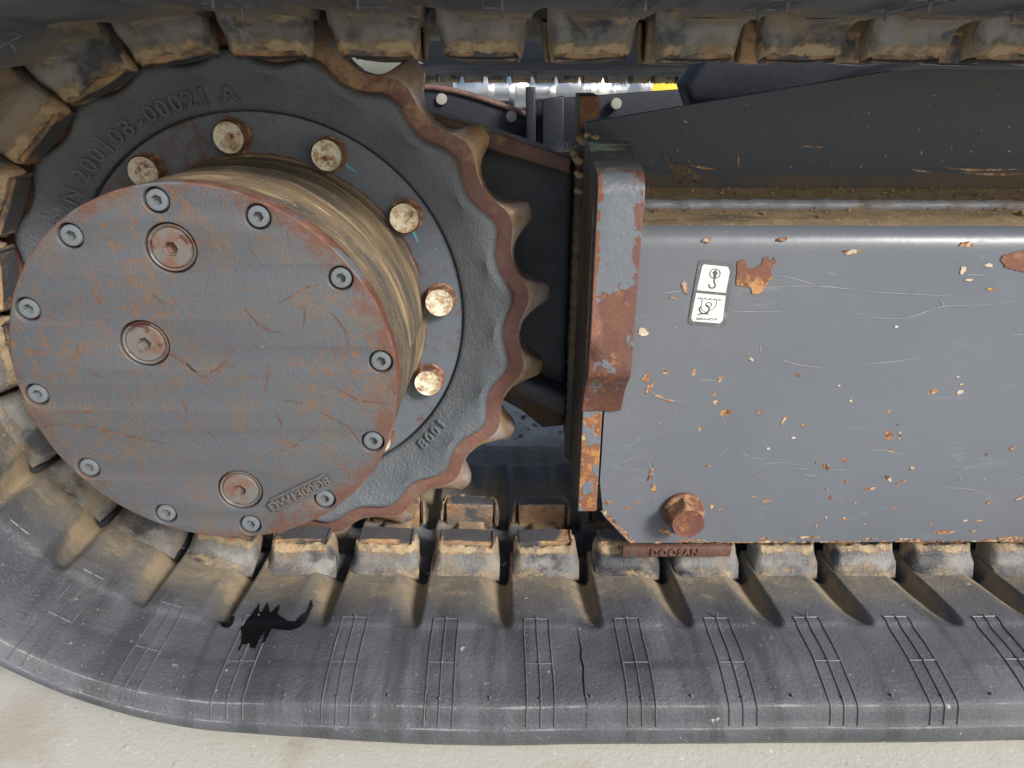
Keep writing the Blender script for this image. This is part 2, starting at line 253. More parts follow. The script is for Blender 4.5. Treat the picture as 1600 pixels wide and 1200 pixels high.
# ---------------------------------------------------------------- object helpers
def link(o): sc.collection.objects.link(o); return o
def ob(name, me, parent=None, loc=None, mw=None, label=None):
    o = bpy.data.objects.new(name, me); link(o)
    if parent: o.parent = parent
    if mw is not None: o.matrix_local = mw
    if loc is not None: o.location = loc
    if label: o['label'] = label
    return o
def thing(name, label, cat, loc=(0, 0, 0), group=None):
    o = bpy.data.objects.new(name, None); link(o); o.empty_display_size = .05; o.location = loc
    o['label'] = label; o['category'] = cat
    if group: o['group'] = group
    return o
def mesh(name, V, F, mats, fm=None, smooth=True, uv=None, attrs=None, auto=None):
    me = bpy.data.meshes.new(name); me.from_pydata([tuple(v) for v in V], [], F)
    for m in (mats if isinstance(mats, (list, tuple)) else [mats]): me.materials.append(M[m])
    if fm: me.polygons.foreach_set('material_index', fm)
    me.polygons.foreach_set('use_smooth', [smooth] * len(me.polygons))
    if uv:
        l = me.uv_layers.new(name='UVMap')
        for lp in me.loops: l.data[lp.index].uv = uv[lp.vertex_index]
    if attrs:
        for k, vals in attrs.items():
            a = me.attributes.new(k, 'FLOAT', 'POINT'); a.data.foreach_set('value', vals)
    me.update()
    if auto:
        me.set_sharp_from_angle(angle=radians(auto))
    return me
def circ(r): return lambda a: r
def hexr(r, ph=0.):                              # r = across corners / 2
    return lambda a: r * cos(pi / 6) / cos(((a + ph) % (pi / 3)) - pi / 6)
def polar(name, rings, n, mats, fm=None, cap0=False, cap1=True, auto=35, uv=False):
    """surface of revolution round Y; rings = (radius or function of angle, y or function of angle); faces look to -Y"""
    V = []; UV = []; acc = 0; prev = None
    for r, y in rings:
        rf = r if callable(r) else circ(r); yf = y if callable(y) else circ(y)
        cur = (rf(0), yf(0))
        if prev: acc += math.hypot(cur[0] - prev[0], cur[1] - prev[1])
        prev = cur
        for i in range(n):
            a = 2 * pi * i / n; q = rf(a); V.append((q * cos(a), yf(a), q * sin(a))); UV.append((i / n, acc * 10))
    F = []; FM = []
    for k in range(len(rings) - 1):
        for i in range(n):
            j = (i + 1) % n
            F.append((k * n + i, k * n + j, (k + 1) * n + j, (k + 1) * n + i)); FM.append(fm[k] if fm else 0)
    if cap0: F.append(tuple(range(n - 1, -1, -1))); FM.append(fm[0] if fm else 0)
    if cap1:
        b = (len(rings) - 1) * n; F.append(tuple(b + i for i in range(n))); FM.append(fm[-1] if fm else 0)
    me = mesh(name, V, F, mats, FM, uv=UV if uv else None)
    bm = bmesh.new(); bm.from_mesh(me); bmesh.ops.recalc_face_normals(bm, faces=bm.faces); bm.to_mesh(me); bm.free()
    if auto: me.set_sharp_from_angle(angle=radians(auto))
    return me
RX = Matrix.Rotation(pi / 2, 4, 'X')
def plate2d(name, outlines, depth, bevel, mats, res=24, bres=2, xf=None):
    """outlines = closed polylines in (x,z); front face towards -Y at y=0, back at y=depth"""
    cu = bpy.data.curves.new(name, 'CURVE'); cu.dimensions = '2D'; cu.fill_mode = 'BOTH'
    for pts in outlines:
        s = cu.splines.new('POLY'); s.points.add(len(pts) - 1)
        for p, q in zip(s.points, pts): p.co = (q[0], q[1], 0, 1)
        s.use_cyclic_u = True
    cu.extrude = max(depth / 2 - bevel, 0); cu.bevel_depth = bevel; cu.bevel_resolution = bres; cu.offset = -bevel
    o = bpy.data.objects.new('tmp', cu); link(o)
    dg = bpy.context.evaluated_depsgraph_get(); dg.update()
    me = bpy.data.meshes.new_from_object(o.evaluated_get(dg)); me.name = name
    bpy.data.objects.remove(o); bpy.data.curves.remove(cu)
    me.transform(Matrix.Translation((0, depth / 2, 0)) @ RX)
    me.materials.clear()
    for m in (mats if isinstance(mats, (list, tuple)) else [mats]): me.materials.append(M[m])
    bm = bmesh.new(); bm.from_mesh(me); bmesh.ops.remove_doubles(bm, verts=bm.verts, dist=1e-6)
    bmesh.ops.recalc_face_normals(bm, faces=bm.faces); bm.to_mesh(me); bm.free()
    me.polygons.foreach_set('use_smooth', [True] * len(me.polygons)); me.set_sharp_from_angle(angle=radians(35))
    return me
def circle_pts(cx, cz, r, n=40, a0=0): return [(cx + r * cos(a0 + 2 * pi * i / n), cz + r * sin(a0 + 2 * pi * i / n)) for i in range(n)]
def glyphs(name, text, size, extrude, bevel, m, spacing=1.0):
    cu = bpy.data.curves.new(name, 'FONT'); cu.body = text; cu.size = size; cu.extrude = extrude; cu.bevel_depth = bevel; cu.bevel_resolution = 1
    cu.align_x = 'CENTER'; cu.align_y = 'CENTER'; cu.space_character = spacing; cu.resolution_u = 3
    o = bpy.data.objects.new('tmp', cu); link(o)
    dg = bpy.context.evaluated_depsgraph_get(); dg.update()
    me = bpy.data.meshes.new_from_object(o.evaluated_get(dg)); me.name = name
    bpy.data.objects.remove(o); bpy.data.curves.remove(cu)
    me.transform(RX); me.materials.clear(); me.materials.append(M[m]); return me
def join_meshes(name, parts, mats):
    bm = bmesh.new()
    for me, mw in parts:
        t = me.copy(); t.transform(mw); bm.from_mesh(t); bpy.data.meshes.remove(t)
    out = bpy.data.meshes.new(name); bm.to_mesh(out); bm.free()
    for m in mats: out.materials.append(M[m])
    out.polygons.foreach_set('use_smooth', [True] * len(out.polygons)); out.set_sharp_from_angle(angle=radians(40))
    return out
def box(name, x0, x1, y0, y1, z0, z1, m, bev=.001, seg=2):
    bm = bmesh.new(); bmesh.ops.create_cube(bm, size=1)
    for v in bm.verts: v.co = Vector(((x0 + x1) / 2 + v.co.x * (x1 - x0), (y0 + y1) / 2 + v.co.y * (y1 - y0), (z0 + z1) / 2 + v.co.z * (z1 - z0)))
    if bev: bmesh.ops.bevel(bm, geom=list(bm.edges), offset=bev, segments=seg, affect='EDGES', profile=.5)
    me = bpy.data.meshes.new(name); bm.to_mesh(me); bm.free(); me.materials.append(M[m])
    me.polygons.foreach_set('use_smooth', [True] * len(me.polygons)); me.set_sharp_from_angle(angle=radians(40)); return me
def tube(name, pts, r, m, n=10, rf=None):
    V = []; F = []; pts = [Vector(p) for p in pts]
    for i, p in enumerate(pts):
        d = (pts[min(i + 1, len(pts) - 1)] - pts[max(i - 1, 0)]).normalized()
        a = d.orthogonal().normalized() if i == 0 else (a - d * a.dot(d)).normalized()
        b = d.cross(a); q = r * (rf(i) if rf else 1)
        for k in range(n): t = 2 * pi * k / n; V.append(p + (a * cos(t) + b * sin(t)) * q)
    for i in range(len(pts) - 1):
        for k in range(n): l = (k + 1) % n; F.append((i * n + k, i * n + l, (i + 1) * n + l, (i + 1) * n + k))
    F.append(tuple(range(n - 1, -1, -1))); F.append(tuple((len(pts) - 1) * n + k for k in range(n)))
    return mesh(name, V, F, m)
def sweep(name, prof, xs, mats, fm=None, xl=None, auto=30, wob=0., capm=0):
    """closed (y,z) profile swept along x; xl(z) shifts the left end"""
    V = []; F = []; FM = []; n = len(prof)
    for k, x in enumerate(xs):
        for (y, z) in prof:
            xx = x
            if xl: xx = max(x, xl(z) + (x - xs[0]) * .02)
            dn = noise.noise(Vector((xx * 14, y * 30, z * 30))) * wob
            V.append((xx, y + dn, z + dn * .5))
    for k in range(len(xs) - 1):
        for i in range(n):
            j = (i + 1) % n; F.append((k * n + i, k * n + j, (k + 1) * n + j, (k + 1) * n + i)); FM.append(fm[i] if fm else 0)
    F.append(tuple(range(n))); FM.append(capm)
    F.append(tuple((len(xs) - 1) * n + i for i in range(n - 1, -1, -1))); FM.append(capm)
    me = mesh(name, V, F, mats, FM)
    bm = bmesh.new(); bm.from_mesh(me)
    bmesh.ops.triangulate(bm, faces=[f for f in bm.faces if len(f.verts) > 4])
    bmesh.ops.recalc_face_normals(bm, faces=bm.faces); bm.to_mesh(me); bm.free()
    me.set_sharp_from_angle(angle=radians(auto)); return me
def ss(x, a, b):
    t = min(max((x - a) / (b - a), 0), 1); return t * t * (3 - 2 * t)
rnd = random.Random(4)

# ---------------------------------------------------------------- track frame (large structure first)
YF = -.045
frame = thing('track_frame', 'scuffed grey steel side frame with rust chips, lying inside the rubber belt', 'track frame', (.6, 0, -.17))
FO = Matrix.Translation((-.6, 0, .17))             # children keep world coordinates
def fob(name, me, mw=None, label=None, parent=frame): return ob(name, me, parent, mw=(FO @ mw) if mw is not None else FO.copy(), label=label)
def arcpts(cy, cz, r, a0, a1, n): return [(cy + r * cos(radians(a0 + (a1 - a0) * i / n)), cz + r * sin(radians(a0 + (a1 - a0) * i / n))) for i in range(n + 1)]
SL = math.atan2(.021, .075)
outer = [(-.030, -.1775), (-.0442, -.1775), (YF, -.1768), (YF, -.15), (YF, -.12), (YF, -.08), (YF, -.04), (YF, 0), (YF, .03), (YF, .055)] + \
    arcpts(YF + .0165, .0612, .0165, 180, 106, 8) + [(-.02, .0802), (-.0045, .0845)]
inner = [(-.0045, .0745), (-.020, .0702), (-.03, .06), (-.032, 0), (-.032, -.10), (-.030, -.16)]
mats_i = []
nO = len(outer)
fmz = []
prof = outer + inner
for i in range(len(prof)): fmz.append(1 if (i >= nO - 4 and i < nO) else 0)
XS = [.2518] + [.262 + i * .02 for i in range(48)]
xl = lambda z: .2530 + max(0, (-.145 - z)) * .85
fob('side_plate', sweep('side_plate', prof, XS, ['paint', 'mud', 'edge_rust'], fmz, xl=xl, wob=.0005, capm=2))
# ledge strip behind the weld, mud covered
lp = [(-.0035, .0838), (.012, .0885), (.024, .0918), (.030, .0938), (.030, .080), (-.0035, .07)]
fob('top_ledge', sweep('top_ledge', lp, XS, 'mud', wob=.0004))
bp = []
for i in range(260):
    x = .256 + i * .0037
    bp.append((x, -.0052 + .0005 * sin(i * .7), .0850 + .0004 * noise.noise(Vector((x * 60, 0, 0)))))
fob('weld_bead', tube('weld_bead', bp, .0046, 'bead', 10, rf=lambda i: 1 + .05 * sin(i * 1.9) + .22 * noise.noise(Vector((i * .3, 1, 2)))))
# upper web plate, top edge rises to the right
V = []; F = []
nx, nz = 40, 12
def ztop(x): return min(.139 + (x - .2375) * .165, .1755)
for lay, dy in ((0, 0), (1, .012)):
    for i in range(nx + 1):
        x = .2385 + i * .0235
        for k in range(nz + 1):
            z0 = .090; z = z0 + (ztop(x) - z0) * k / nz
            V.append((x, .028 - (z - .09) * .12 + dy, z))
B = (nx + 1) * (nz + 1)
for i in range(nx):
    for k in range(nz):
        a = i * (nz + 1) + k; F.append((a, a + nz + 1, a + nz + 2, a + 1)); F.append((B + a, B + a + 1, B + a + nz + 2, B + a + nz + 1))
    a = i * (nz + 1) + nz; F.append((a, a + nz + 1, B + a + nz + 1, B + a))
for k in range(nz): F.append((k, k + 1, B + k + 1, B + k))
me = mesh('upper_plate', V, F, 'paint_shaded', auto=35)
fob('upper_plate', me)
# end plate (mount plate whose edge faces us)
yz = [(-.0470, -.1455), (-.0470, .108), (-.02, .122), (.040, .1285), (.0560, .133), (.058, .157), (.095, .159), (.095, -.1455)]
ep = mesh('end_plate', [(x, y, z) for x in (.2365, .2515) for (y, z) in yz],
          [tuple(range(7, -1, -1)), tuple(range(8, 16))] + [(i, (i + 1) % 8, 8 + (i + 1) % 8, 8 + i) for i in range(8)],
          ['endplate', 'edge_rust'], [0, 0, 1, 0, 0, 1, 1, 0, 0, 0], smooth=False)
bm = bmesh.new(); bm.from_mesh(ep); bmesh.ops.recalc_face_normals(bm, faces=bm.faces); bm.to_mesh(ep); bm.free()
e = fob('end_plate', ep)
bv = e.modifiers.new('b', 'BEVEL'); bv.width = .0012; bv.segments = 2
# weld seam along the end plate, left side
wp = [(.2352, .020 + .001 * sin(i), .115 - i * .0035) for i in range(72)]
fob('weld_seam', tube('weld_seam', wp, .0042, 'endplate', 8, rf=lambda i: 1 + .18 * sin(i * 2.1)))
# bent strap
T = .0135
so = [(-.001, .1305), (-.050, .1175)] + arcpts(-.062, .101, .0140, 100, 178, 6) + [(-.0758, .06), (-.0758, .02), (-.0758, -.0)] + \
     arcpts(-.0618, -.012, .0140, 180, 222, 5) + [(-.060, -.0345), (-.048, -.0575)]
si = [(-.0465, -.0375), (-.0615, -.012), (-.0625, .02), (-.0625, .06), (-.0615, .093), (-.05, .1035), (-.001, .1165)]
prof = so + si
fms = [0] * len(prof); fms[0] = 1; fms[1] = 1
st = sweep('bent_strap', prof, [.2355, .2362, .245, .255, .2640, .2648], ['strap', 'mint', 'strap_side'], fms, wob=.0008, auto=25, capm=2)
s = fob('bent_strap', st)
bv = s.modifiers.new('b', 'BEVEL'); bv.width = .0016; bv.segments = 3; bv.limit_method = 'ANGLE'; bv.angle_limit = radians(50)
# corner bolt
hb = polar('bolt_head', [(hexr(.0148), .0), (hexr(.0148), -.0108), (hexr(.0144), -.0124), (.0122, -.0143), (.0116, -.0141), (.004, -.0139)], 48, ['bolt_side', 'rust'], [0, 0, 0, 1, 1])
wsh = polar('washer', [(.0165, 0.002), (.0165, -.0042), (.0155, -.0052), (.010, -.0052)], 48, 'bolt_side')
bo = fob('corner_bolt', hb, Matrix.Translation((.3198, YF - .0050, -.1455)) @ Matrix.Rotation(.35, 4, 'Y'), label='rusty hexagon bolt at the lower corner of the frame')
ob('washer', wsh, bo, loc=(0, .005, 0))
# foot plate with raised letters
fpm = box('foot_plate', .2735, .3615, -.0515, -.0462, -.1862, -.1765, 'footrust', .0012)
fp_ = fob('foot_plate', fpm, label='rusty flat bar with raised lettering under the frame corner')
gl = glyphs('raised_lettering', 'DOOSAN', .0086, .0008, .0003, 'footrust', 1.12)
ob('raised_lettering', gl, fp_, mw=Matrix.Translation((.3155, -.0518, -.1812)))

CHIPS=[(0.3152, 0.068, 0.007, 0.0035, -0.0, 0), (0.3664, 0.0687, 0.007, 0.0033, -0.0, 0), (0.4145, 0.0602, 0.014, 0.0042, -0.0, 0), (0.4921, 0.0653, 0.0093, 0.0047, -0.0, 0), (0.4941, 0.0477, 0.0033, 0.0061, -0.0, 1), (0.5111, 0.0512, 0.0061, 0.0023, -0.0, 1), (0.5001, 0.0409, 0.0061, 0.0014, -0.0, 1), (0.5172, 0.0343, 0.0061, 0.0033, -0.0, 0), (0.3032, 0.0356, 0.0033, 0.014, 20.0, 0), (0.2958, 0.0279, 0.0051, 0.0014, -10.0, 0), (0.2769, 0.003, 0.007, 0.0058, -0.0, 1), (0.3568, -0.018, 0.0047, 0.0042, -0.0, 0), (0.3931, -0.0302, 0.0047, 0.0023, -0.0, 0), (0.2958, -0.0277, 0.0047, 0.0051, -0.0, 0), (0.3161, -0.0278, 0.0028, 0.007, -0.0, 0), (0.336, -0.0331, 0.0056, 0.0056, -0.0, 0), (0.2818, -0.0323, 0.0051, 0.0093, -20.0, 0), (0.285, -0.04, 0.0042, 0.0116, -35.0, 0), (0.2932, -0.0471, 0.007, 0.0028, -25.0, 0), (0.3006, -0.0504, 0.0093, 0.0023, -10.0, 0), (0.3332, -0.0453, 0.0033, 0.0042, -0.0, 0), (0.335, -0.0517, 0.0035, 0.007, -25.0, 0), (0.3437, -0.0601, 0.0105, 0.0058, -0.0, 0), (0.369, -0.0602, 0.0056, 0.0047, -0.0, 0), (0.3883, -0.0665, 0.0028, 0.0093, -25.0, 0), (0.4038, -0.0707, 0.0047, 0.0028, -0.0, 0), (0.3259, -0.0737, 0.0047, 0.0037, -0.0, 0), (0.4959, -0.0432, 0.0079, 0.0042, 30.0, 0), (0.5156, -0.0437, 0.0047, 0.0033, -0.0, 1), (0.4655, -0.0594, 0.0051, 0.0037, -0.0, 0), (0.4706, -0.0796, 0.0084, 0.0107, -0.0, 0), (0.4789, -0.0796, 0.0023, 0.0093, 8.0, 0), (0.4751, -0.0704, 0.0023, 0.0019, -0.0, 0), (0.4618, -0.0851, 0.0033, 0.0019, -0.0, 0), (0.4748, -0.093, 0.0056, 0.0037, -0.0, 0), (0.4405, -0.1005, 0.0056, 0.0051, -0.0, 0), (0.4282, -0.107, 0.0033, 0.0093, 45.0, 0), (0.4195, -0.1028, 0.0019, 0.0033, -0.0, 0), (0.4949, -0.1082, 0.0051, 0.0042, -0.0, 0), (0.4786, -0.1176, 0.0028, 0.0107, 50.0, 0), (0.4896, -0.1203, 0.0093, 0.0019, 30.0, 0), (0.4467, -0.1199, 0.0047, 0.0028, -0.0, 0), (0.4666, -0.1266, 0.0112, 0.0023, 20.0, 0), (0.4318, -0.1267, 0.0028, 0.0023, -0.0, 0), (0.4363, -0.1345, 0.0023, 0.0047, -0.0, 0), (0.3749, -0.1337, 0.0037, 0.0019, -0.0, 0), (0.3859, -0.1373, 0.0102, 0.0023, -0.0, 0), (0.2954, -0.1253, 0.0047, 0.0093, 10.0, 0), (0.292, -0.1121, 0.0028, 0.014, -15.0, 0), (0.2956, -0.136, 0.0019, 0.0023, -0.0, 0), (0.2601, -0.138, 0.0061, 0.0056, -0.0, 0), (0.2759, -0.1427, 0.0033, 0.0061, -0.0, 0), (0.284, -0.1387, 0.0042, 0.0019, -0.0, 0), (0.3427, -0.1422, 0.0042, 0.0065, -15.0, 0), (0.3501, -0.145, 0.0042, 0.0023, -0.0, 0), (0.4563, -0.1389, 0.0028, 0.0023, -0.0, 0), (0.4448, -0.1402, 0.0023, 0.0023, -0.0, 0), (0.4898, -0.1443, 0.0047, 0.0019, -0.0, 0), (0.5634, -0.14, 0.0047, 0.0033, -0.0, 0), (0.587, -0.136, 0.007, 0.0033, 40.0, 0), (0.5683, -0.0912, 0.0033, 0.0061, -0.0, 0), (0.5348, -0.1184, 0.0028, 0.0019, -0.0, 0), (0.4359, -0.1531, 0.0028, 0.0047, -0.0, 0), (0.4516, -0.1546, 0.0061, 0.0033, -0.0, 0), (0.4292, -0.1606, 0.0028, 0.0042, -0.0, 0), (0.4686, -0.1594, 0.0028, 0.0019, -0.0, 0), (0.3549, -0.1594, 0.0037, 0.0023, -0.0, 0), (0.5213, -0.1605, 0.0037, 0.0028, -0.0, 0), (0.535, -0.1677, 0.0221, 0.0033, -0.0, 0), (0.5601, -0.1565, 0.0093, 0.0012, -0.0, 0), (0.5489, -0.1565, 0.0037, 0.0014, -0.0, 1), (0.5579, -0.1664, 0.0047, 0.0023, -0.0, 0), (0.3357, -0.1053, 0.0042, 0.0033, -0.0, 0), (0.2946, -0.0687, 0.0023, 0.0019, -0.0, 0), (0.3051, -0.0586, 0.0023, 0.0019, -0.0, 0), (0.3801, -0.0906, 0.0028, 0.0019, -0.0, 1), (0.3771, -0.1117, 0.0028, 0.0014, -0.0, 0), (0.3978, -0.0814, 0.0037, 0.0014, -0.0, 1), (0.5503, -0.0963, 0.0028, 0.0019, -0.0, 0), (0.4245, -0.1719, 0.0163, 0.0033, -0.0, 0), (0.3888, -0.1731, 0.0093, 0.0019, -0.0, 0), (0.3083, -0.1658, 0.0128, 0.0056, -20.0, 0), (0.3293, -0.1744, 0.0233, 0.0023, -0.0, 0), (0.2753, -0.1676, 0.0093, 0.0042, -40.0, 0), (0.2639, -0.155, 0.007, 0.0019, -50.0, 0), (0.5908, -0.1737, 0.021, 0.0033, -0.0, 0), (0.4751, -0.1736, 0.014, 0.0014, -0.0, 0), (0.5041, -0.174, 0.0116, 0.0012, -0.0, 0), (0.5109, -0.0315, 0.0023, 0.0012, -0.0, 1), (0.515, -0.0374, 0.0023, 0.0014, -0.0, 1), (0.4569, 0.0069, 0.0023, 0.0019, -0.0, 1), (0.4244, -0.0384, 0.0019, 0.0014, -0.0, 1), (0.4355, -0.0507, 0.0023, 0.0019, -0.0, 1)]
SCRATCHES=[[(0.2854, 0.0304), (0.2954, 0.0325), (0.3056, 0.0329)], [(0.3372, 0.0329), (0.3705, 0.0361), (0.4012, 0.0361), (0.4326, 0.0326), (0.4681, 0.0305), (0.4932, 0.0294)], [(0.3672, 0.0439), (0.382, 0.0409), (0.3949, 0.0367)], [(0.3381, 0.0183), (0.3733, 0.0181)], [(0.4167, 0.0192), (0.4276, 0.0166), (0.4407, 0.0138), (0.4555, 0.013), (0.4696, 0.0156), (0.4868, 0.022), (0.5177, 0.0231), (0.543, 0.0273)], [(0.3766, -0.0169), (0.388, -0.021), (0.41, -0.0245)], [(0.4395, -0.0217), (0.4605, -0.0195), (0.4802, -0.0165)], [(0.3206, -0.0336), (0.334, -0.034)], [(0.2863, -0.0428), (0.2966, -0.0488), (0.3131, -0.0512)], [(0.2876, -0.0992), (0.2925, -0.1095), (0.2961, -0.12)], [(0.3567, -0.0918), (0.3688, -0.0982), (0.3792, -0.0995)], [(0.3753, -0.1042), (0.3922, -0.1027), (0.4062, -0.1048)], [(0.4032, -0.1074), (0.4137, -0.1087)], [(0.4297, -0.1088), (0.447, -0.1096)], [(0.4086, -0.1126), (0.4228, -0.1153)], [(0.4582, -0.0917), (0.4721, -0.0927), (0.4854, -0.0966)], [(0.5183, -0.1257), (0.5399, -0.1264), (0.5547, -0.1297), (0.5639, -0.1332)], [(0.3505, -0.088), (0.3407, -0.0994)], [(0.5702, -0.1346), (0.5747, -0.1297)], [(0.5406, 0.0013), (0.5507, 0.0009)], [(0.5796, -0.1186), (0.5851, -0.1159)], [(0.3619, -0.0063), (0.3631, -0.0119)], [(0.3381, -0.0596), (0.3444, -0.0694)], [(0.4718, -0.1129), (0.4781, -0.1208)], [(0.4834, 0.0273), (0.4878, 0.022)], [(0.3972, 0.047), (0.4079, 0.044)], [(0.4975, 0.0447), (0.5119, 0.0443)]]
BIG_RUST=[(0.3375, 0.0511), (0.3379, 0.0543), (0.341, 0.0551), (0.3434, 0.0523), (0.3447, 0.0486), (0.3479, 0.049), (0.3507, 0.049), (0.3539, 0.0521), (0.3549, 0.0565), (0.3582, 0.0567), (0.3591, 0.0535), (0.3625, 0.0566), (0.3639, 0.0535), (0.3609, 0.0486), (0.3631, 0.0419), (0.3596, 0.0377), (0.3585, 0.0342), (0.3553, 0.0311), (0.3508, 0.0309), (0.3493, 0.0357), (0.3387, 0.0373)]
BIG_RUST_EDGE=[(0.5181, 0.0553), (0.5192, 0.0584), (0.524, 0.0594), (0.5286, 0.061), (0.5354, 0.0618), (0.5433, 0.0492), (0.5374, 0.0461), (0.5293, 0.0482), (0.5226, 0.0502)]
DECAL=[(0.311, 0.0551), (0.3355, 0.0525), (0.3355, 0.0067), (0.3079, 0.009)]
COVER_SCRATCHES=[[(0.0288, 0.0442), (0.0321, 0.0381), (0.0396, 0.0309), (0.0479, 0.0287)], [(0.0457, 0.0451), (0.0548, 0.0504), (0.0663, 0.0564), (0.0733, 0.0581)], [(0.0681, 0.0495), (0.063, 0.0416), (0.0612, 0.0327)], [(-0.0116, 0.0108), (-0.0058, 0.0042)], [(0.0376, 0.0089), (0.0356, -0.0025), (0.0313, -0.0122)], [(-0.1071, -0.0317), (-0.0905, -0.0297), (-0.0733, -0.0328), (-0.0582, -0.0379), (-0.0444, -0.041), (-0.027, -0.0452)], [(-0.0175, -0.0121), (-0.016, -0.0239)], [(-0.0721, 0.0219), (-0.0737, 0.0127)], [(-0.0695, 0.0071), (-0.0639, 0.0014)], [(-0.0223, 0.0182), (-0.0102, 0.0089), (-0.0014, -0.0006)], [(-0.0567, 0.0555), (-0.0522, 0.046)], [(-0.0611, -0.0179), (-0.0762, -0.0218), (-0.0939, -0.0218)], [(-0.0011, 0.0013), (0.0106, 0.0089), (0.019, 0.0182)], [(0.0434, -0.0142), (0.0557, -0.0162)], [(0.0771, -0.0065), (0.0889, -0.0143), (0.1031, -0.0163)], [(0.0782, 0.0416), (0.0857, 0.0309), (0.0865, 0.02)], [(0.0267, -0.0527), (0.0459, -0.0465), (0.0618, -0.0342)], [(-0.0069, -0.034), (-0.0007, -0.0401)], [(0.038, -0.0221), (0.0412, -0.0321)], [(0.0649, -0.0221), (0.082, -0.0322), (0.0899, -0.0466)], [(-0.0226, 0.0521), (-0.0169, 0.0469)], [(0.0367, 0.0823), (0.0388, 0.0741)]]
UPPER_STAIN=[(0.2952, 0.1179), (0.309, 0.1125), (0.3208, 0.1052), (0.3328, 0.096), (0.3073, 0.0959), (0.3019, 0.1065)]
UPPER_STREAKS=[[(0.5079, 0.1085), (0.5301, 0.1067), (0.5687, 0.1078)], [(0.5209, 0.1049), (0.5504, 0.1036), (0.5697, 0.1041)], [(0.4816, 0.1075), (0.4991, 0.1048)], [(0.3169, 0.1098), (0.3365, 0.1062)], [(0.397, 0.1236), (0.4138, 0.1228)], [(0.3509, 0.1203), (0.3535, 0.1081)]]


def blob(cx, cz, w, h, ang, n, jag, seed):
    r = random.Random(seed); pts = []
    ph = [r.uniform(0, 6.28) for _ in range(5)]
    for i in range(n):
        a = 2 * pi * i / n
        k = 1 + jag * (sin(2 * a + ph[0]) * .5 + sin(3 * a + ph[1]) * .4 + sin(5 * a + ph[2]) * .35 + sin(9 * a + ph[3]) * .2) + r.uniform(-jag, jag) * .35
        x, z = cos(a) * w / 2 * k, sin(a) * h / 2 * k
        t = radians(ang); pts.append((cx + x * cos(t) - z * sin(t), cz + x * sin(t) + z * cos(t)))
    return pts
def decal(name, polys):
    """polys = (points, y, material index, thickness); thin solid flakes"""
    V = []; F = []; FM = []
    for pts, y, mi in polys:
        b = len(V); n = len(pts)
        cx = sum(p[0] for p in pts) / n; cz = sum(p[1] for p in pts) / n
        V += [(p[0], y, p[1]) for p in pts] + [(p[0], YF + .0008, p[1]) for p in pts] + [(cx, y, cz)]
        for i in range(n):
            j = (i + 1) % n
            F += [(b + j, b + i, b + 2 * n), (b + i, b + j, b + n + j, b + n + i)]; FM += [mi, mi]
    return V, F, FM
for i, (cx, cz, w_, h_, an, kind) in enumerate(CHIPS):
    if kind: V, F, FM = decal('c', [(blob(cx, cz, w_, h_, an, 16, .28, i), YF - .0006, 0)])
    else: V, F, FM = decal('c', [(blob(cx, cz, w_ * (.86 if max(w_, h_) > 1.8 * min(w_, h_) else .74), h_ * (.8 if max(w_, h_) > 1.8 * min(w_, h_) else .7), an, 30, .34, i), YF - .00042, 0)])
    fob('paint_chip', mesh('paint_chip', V, F, ['chipedge' if kind else 'chip'], FM, smooth=False))
def inset(pts, k):
    cx = sum(p[0] for p in pts) / len(pts); cz = sum(p[1] for p in pts) / len(pts)
    return [(cx + (x - cx) * k, cz + (z - cz) * k) for x, z in pts]
def jag_poly(pts, amp, seed, sub=4):
    r = random.Random(seed); out = []
    for i, p in enumerate(pts):
        q = pts[(i + 1) % len(pts)]
        for k in range(sub):
            t = k / sub; out.append((p[0] + (q[0] - p[0]) * t + r.uniform(-amp, amp), p[1] + (q[1] - p[1]) * t + r.uniform(-amp, amp)))
    return out
for i in range(34):                               # ragged rust along the lower edge and the cut corner
    x0 = .282 + i * .0125 + rnd.uniform(-.003, .003); L_ = rnd.uniform(.006, .016); h0 = rnd.choice((.0006, .0009, .0014, .0026))
    if i < 3: x0 = .3 + i * .02
    n_ = 14; up = [(x0 + L_ * k / n_, -.1767 + h0 * sin(pi * (k + .2) / (n_ + .4)) * rnd.uniform(.5, 1.2)) for k in range(n_ + 1)]
    V, F, FM = decal('c', [([(x0, -.1769)] + up + [(x0 + L_, -.1769)], YF - .0005, 0)])
    fob('paint_chip', mesh('paint_chip', V, F, 'chip', smooth=False))
for i in range(7):
    t0 = .02 + i * .14; pts = []
    for k in range(9): t = t0 + .12 * k / 8; pts.append((.2538 + .0272 * t + .0006, -.1455 - .0318 * t))
    pts = pts + [(p[0] + .0012 + rnd.uniform(0, .0028), p[1] + .0012) for p in pts[::-1]]
    V, F, FM = decal('c', [(pts, YF - .0005, 0)]); fob('paint_chip', mesh('paint_chip', V, F, 'chip', smooth=False))
for nm, P_, lab in (('rust_patch', BIG_RUST, 'large jagged rust patch beside the sticker'), ('rust_patch', BIG_RUST_EDGE, 'brown rust patch high on the side plate')):
    jp = jag_poly(P_, .0004, 3)
    ring = plate2d('c', [jp], .0012, 0, 'chiprust')
    o1 = fob(nm, ring, Matrix.Translation((0, YF - .0008, 0)), label=lab)
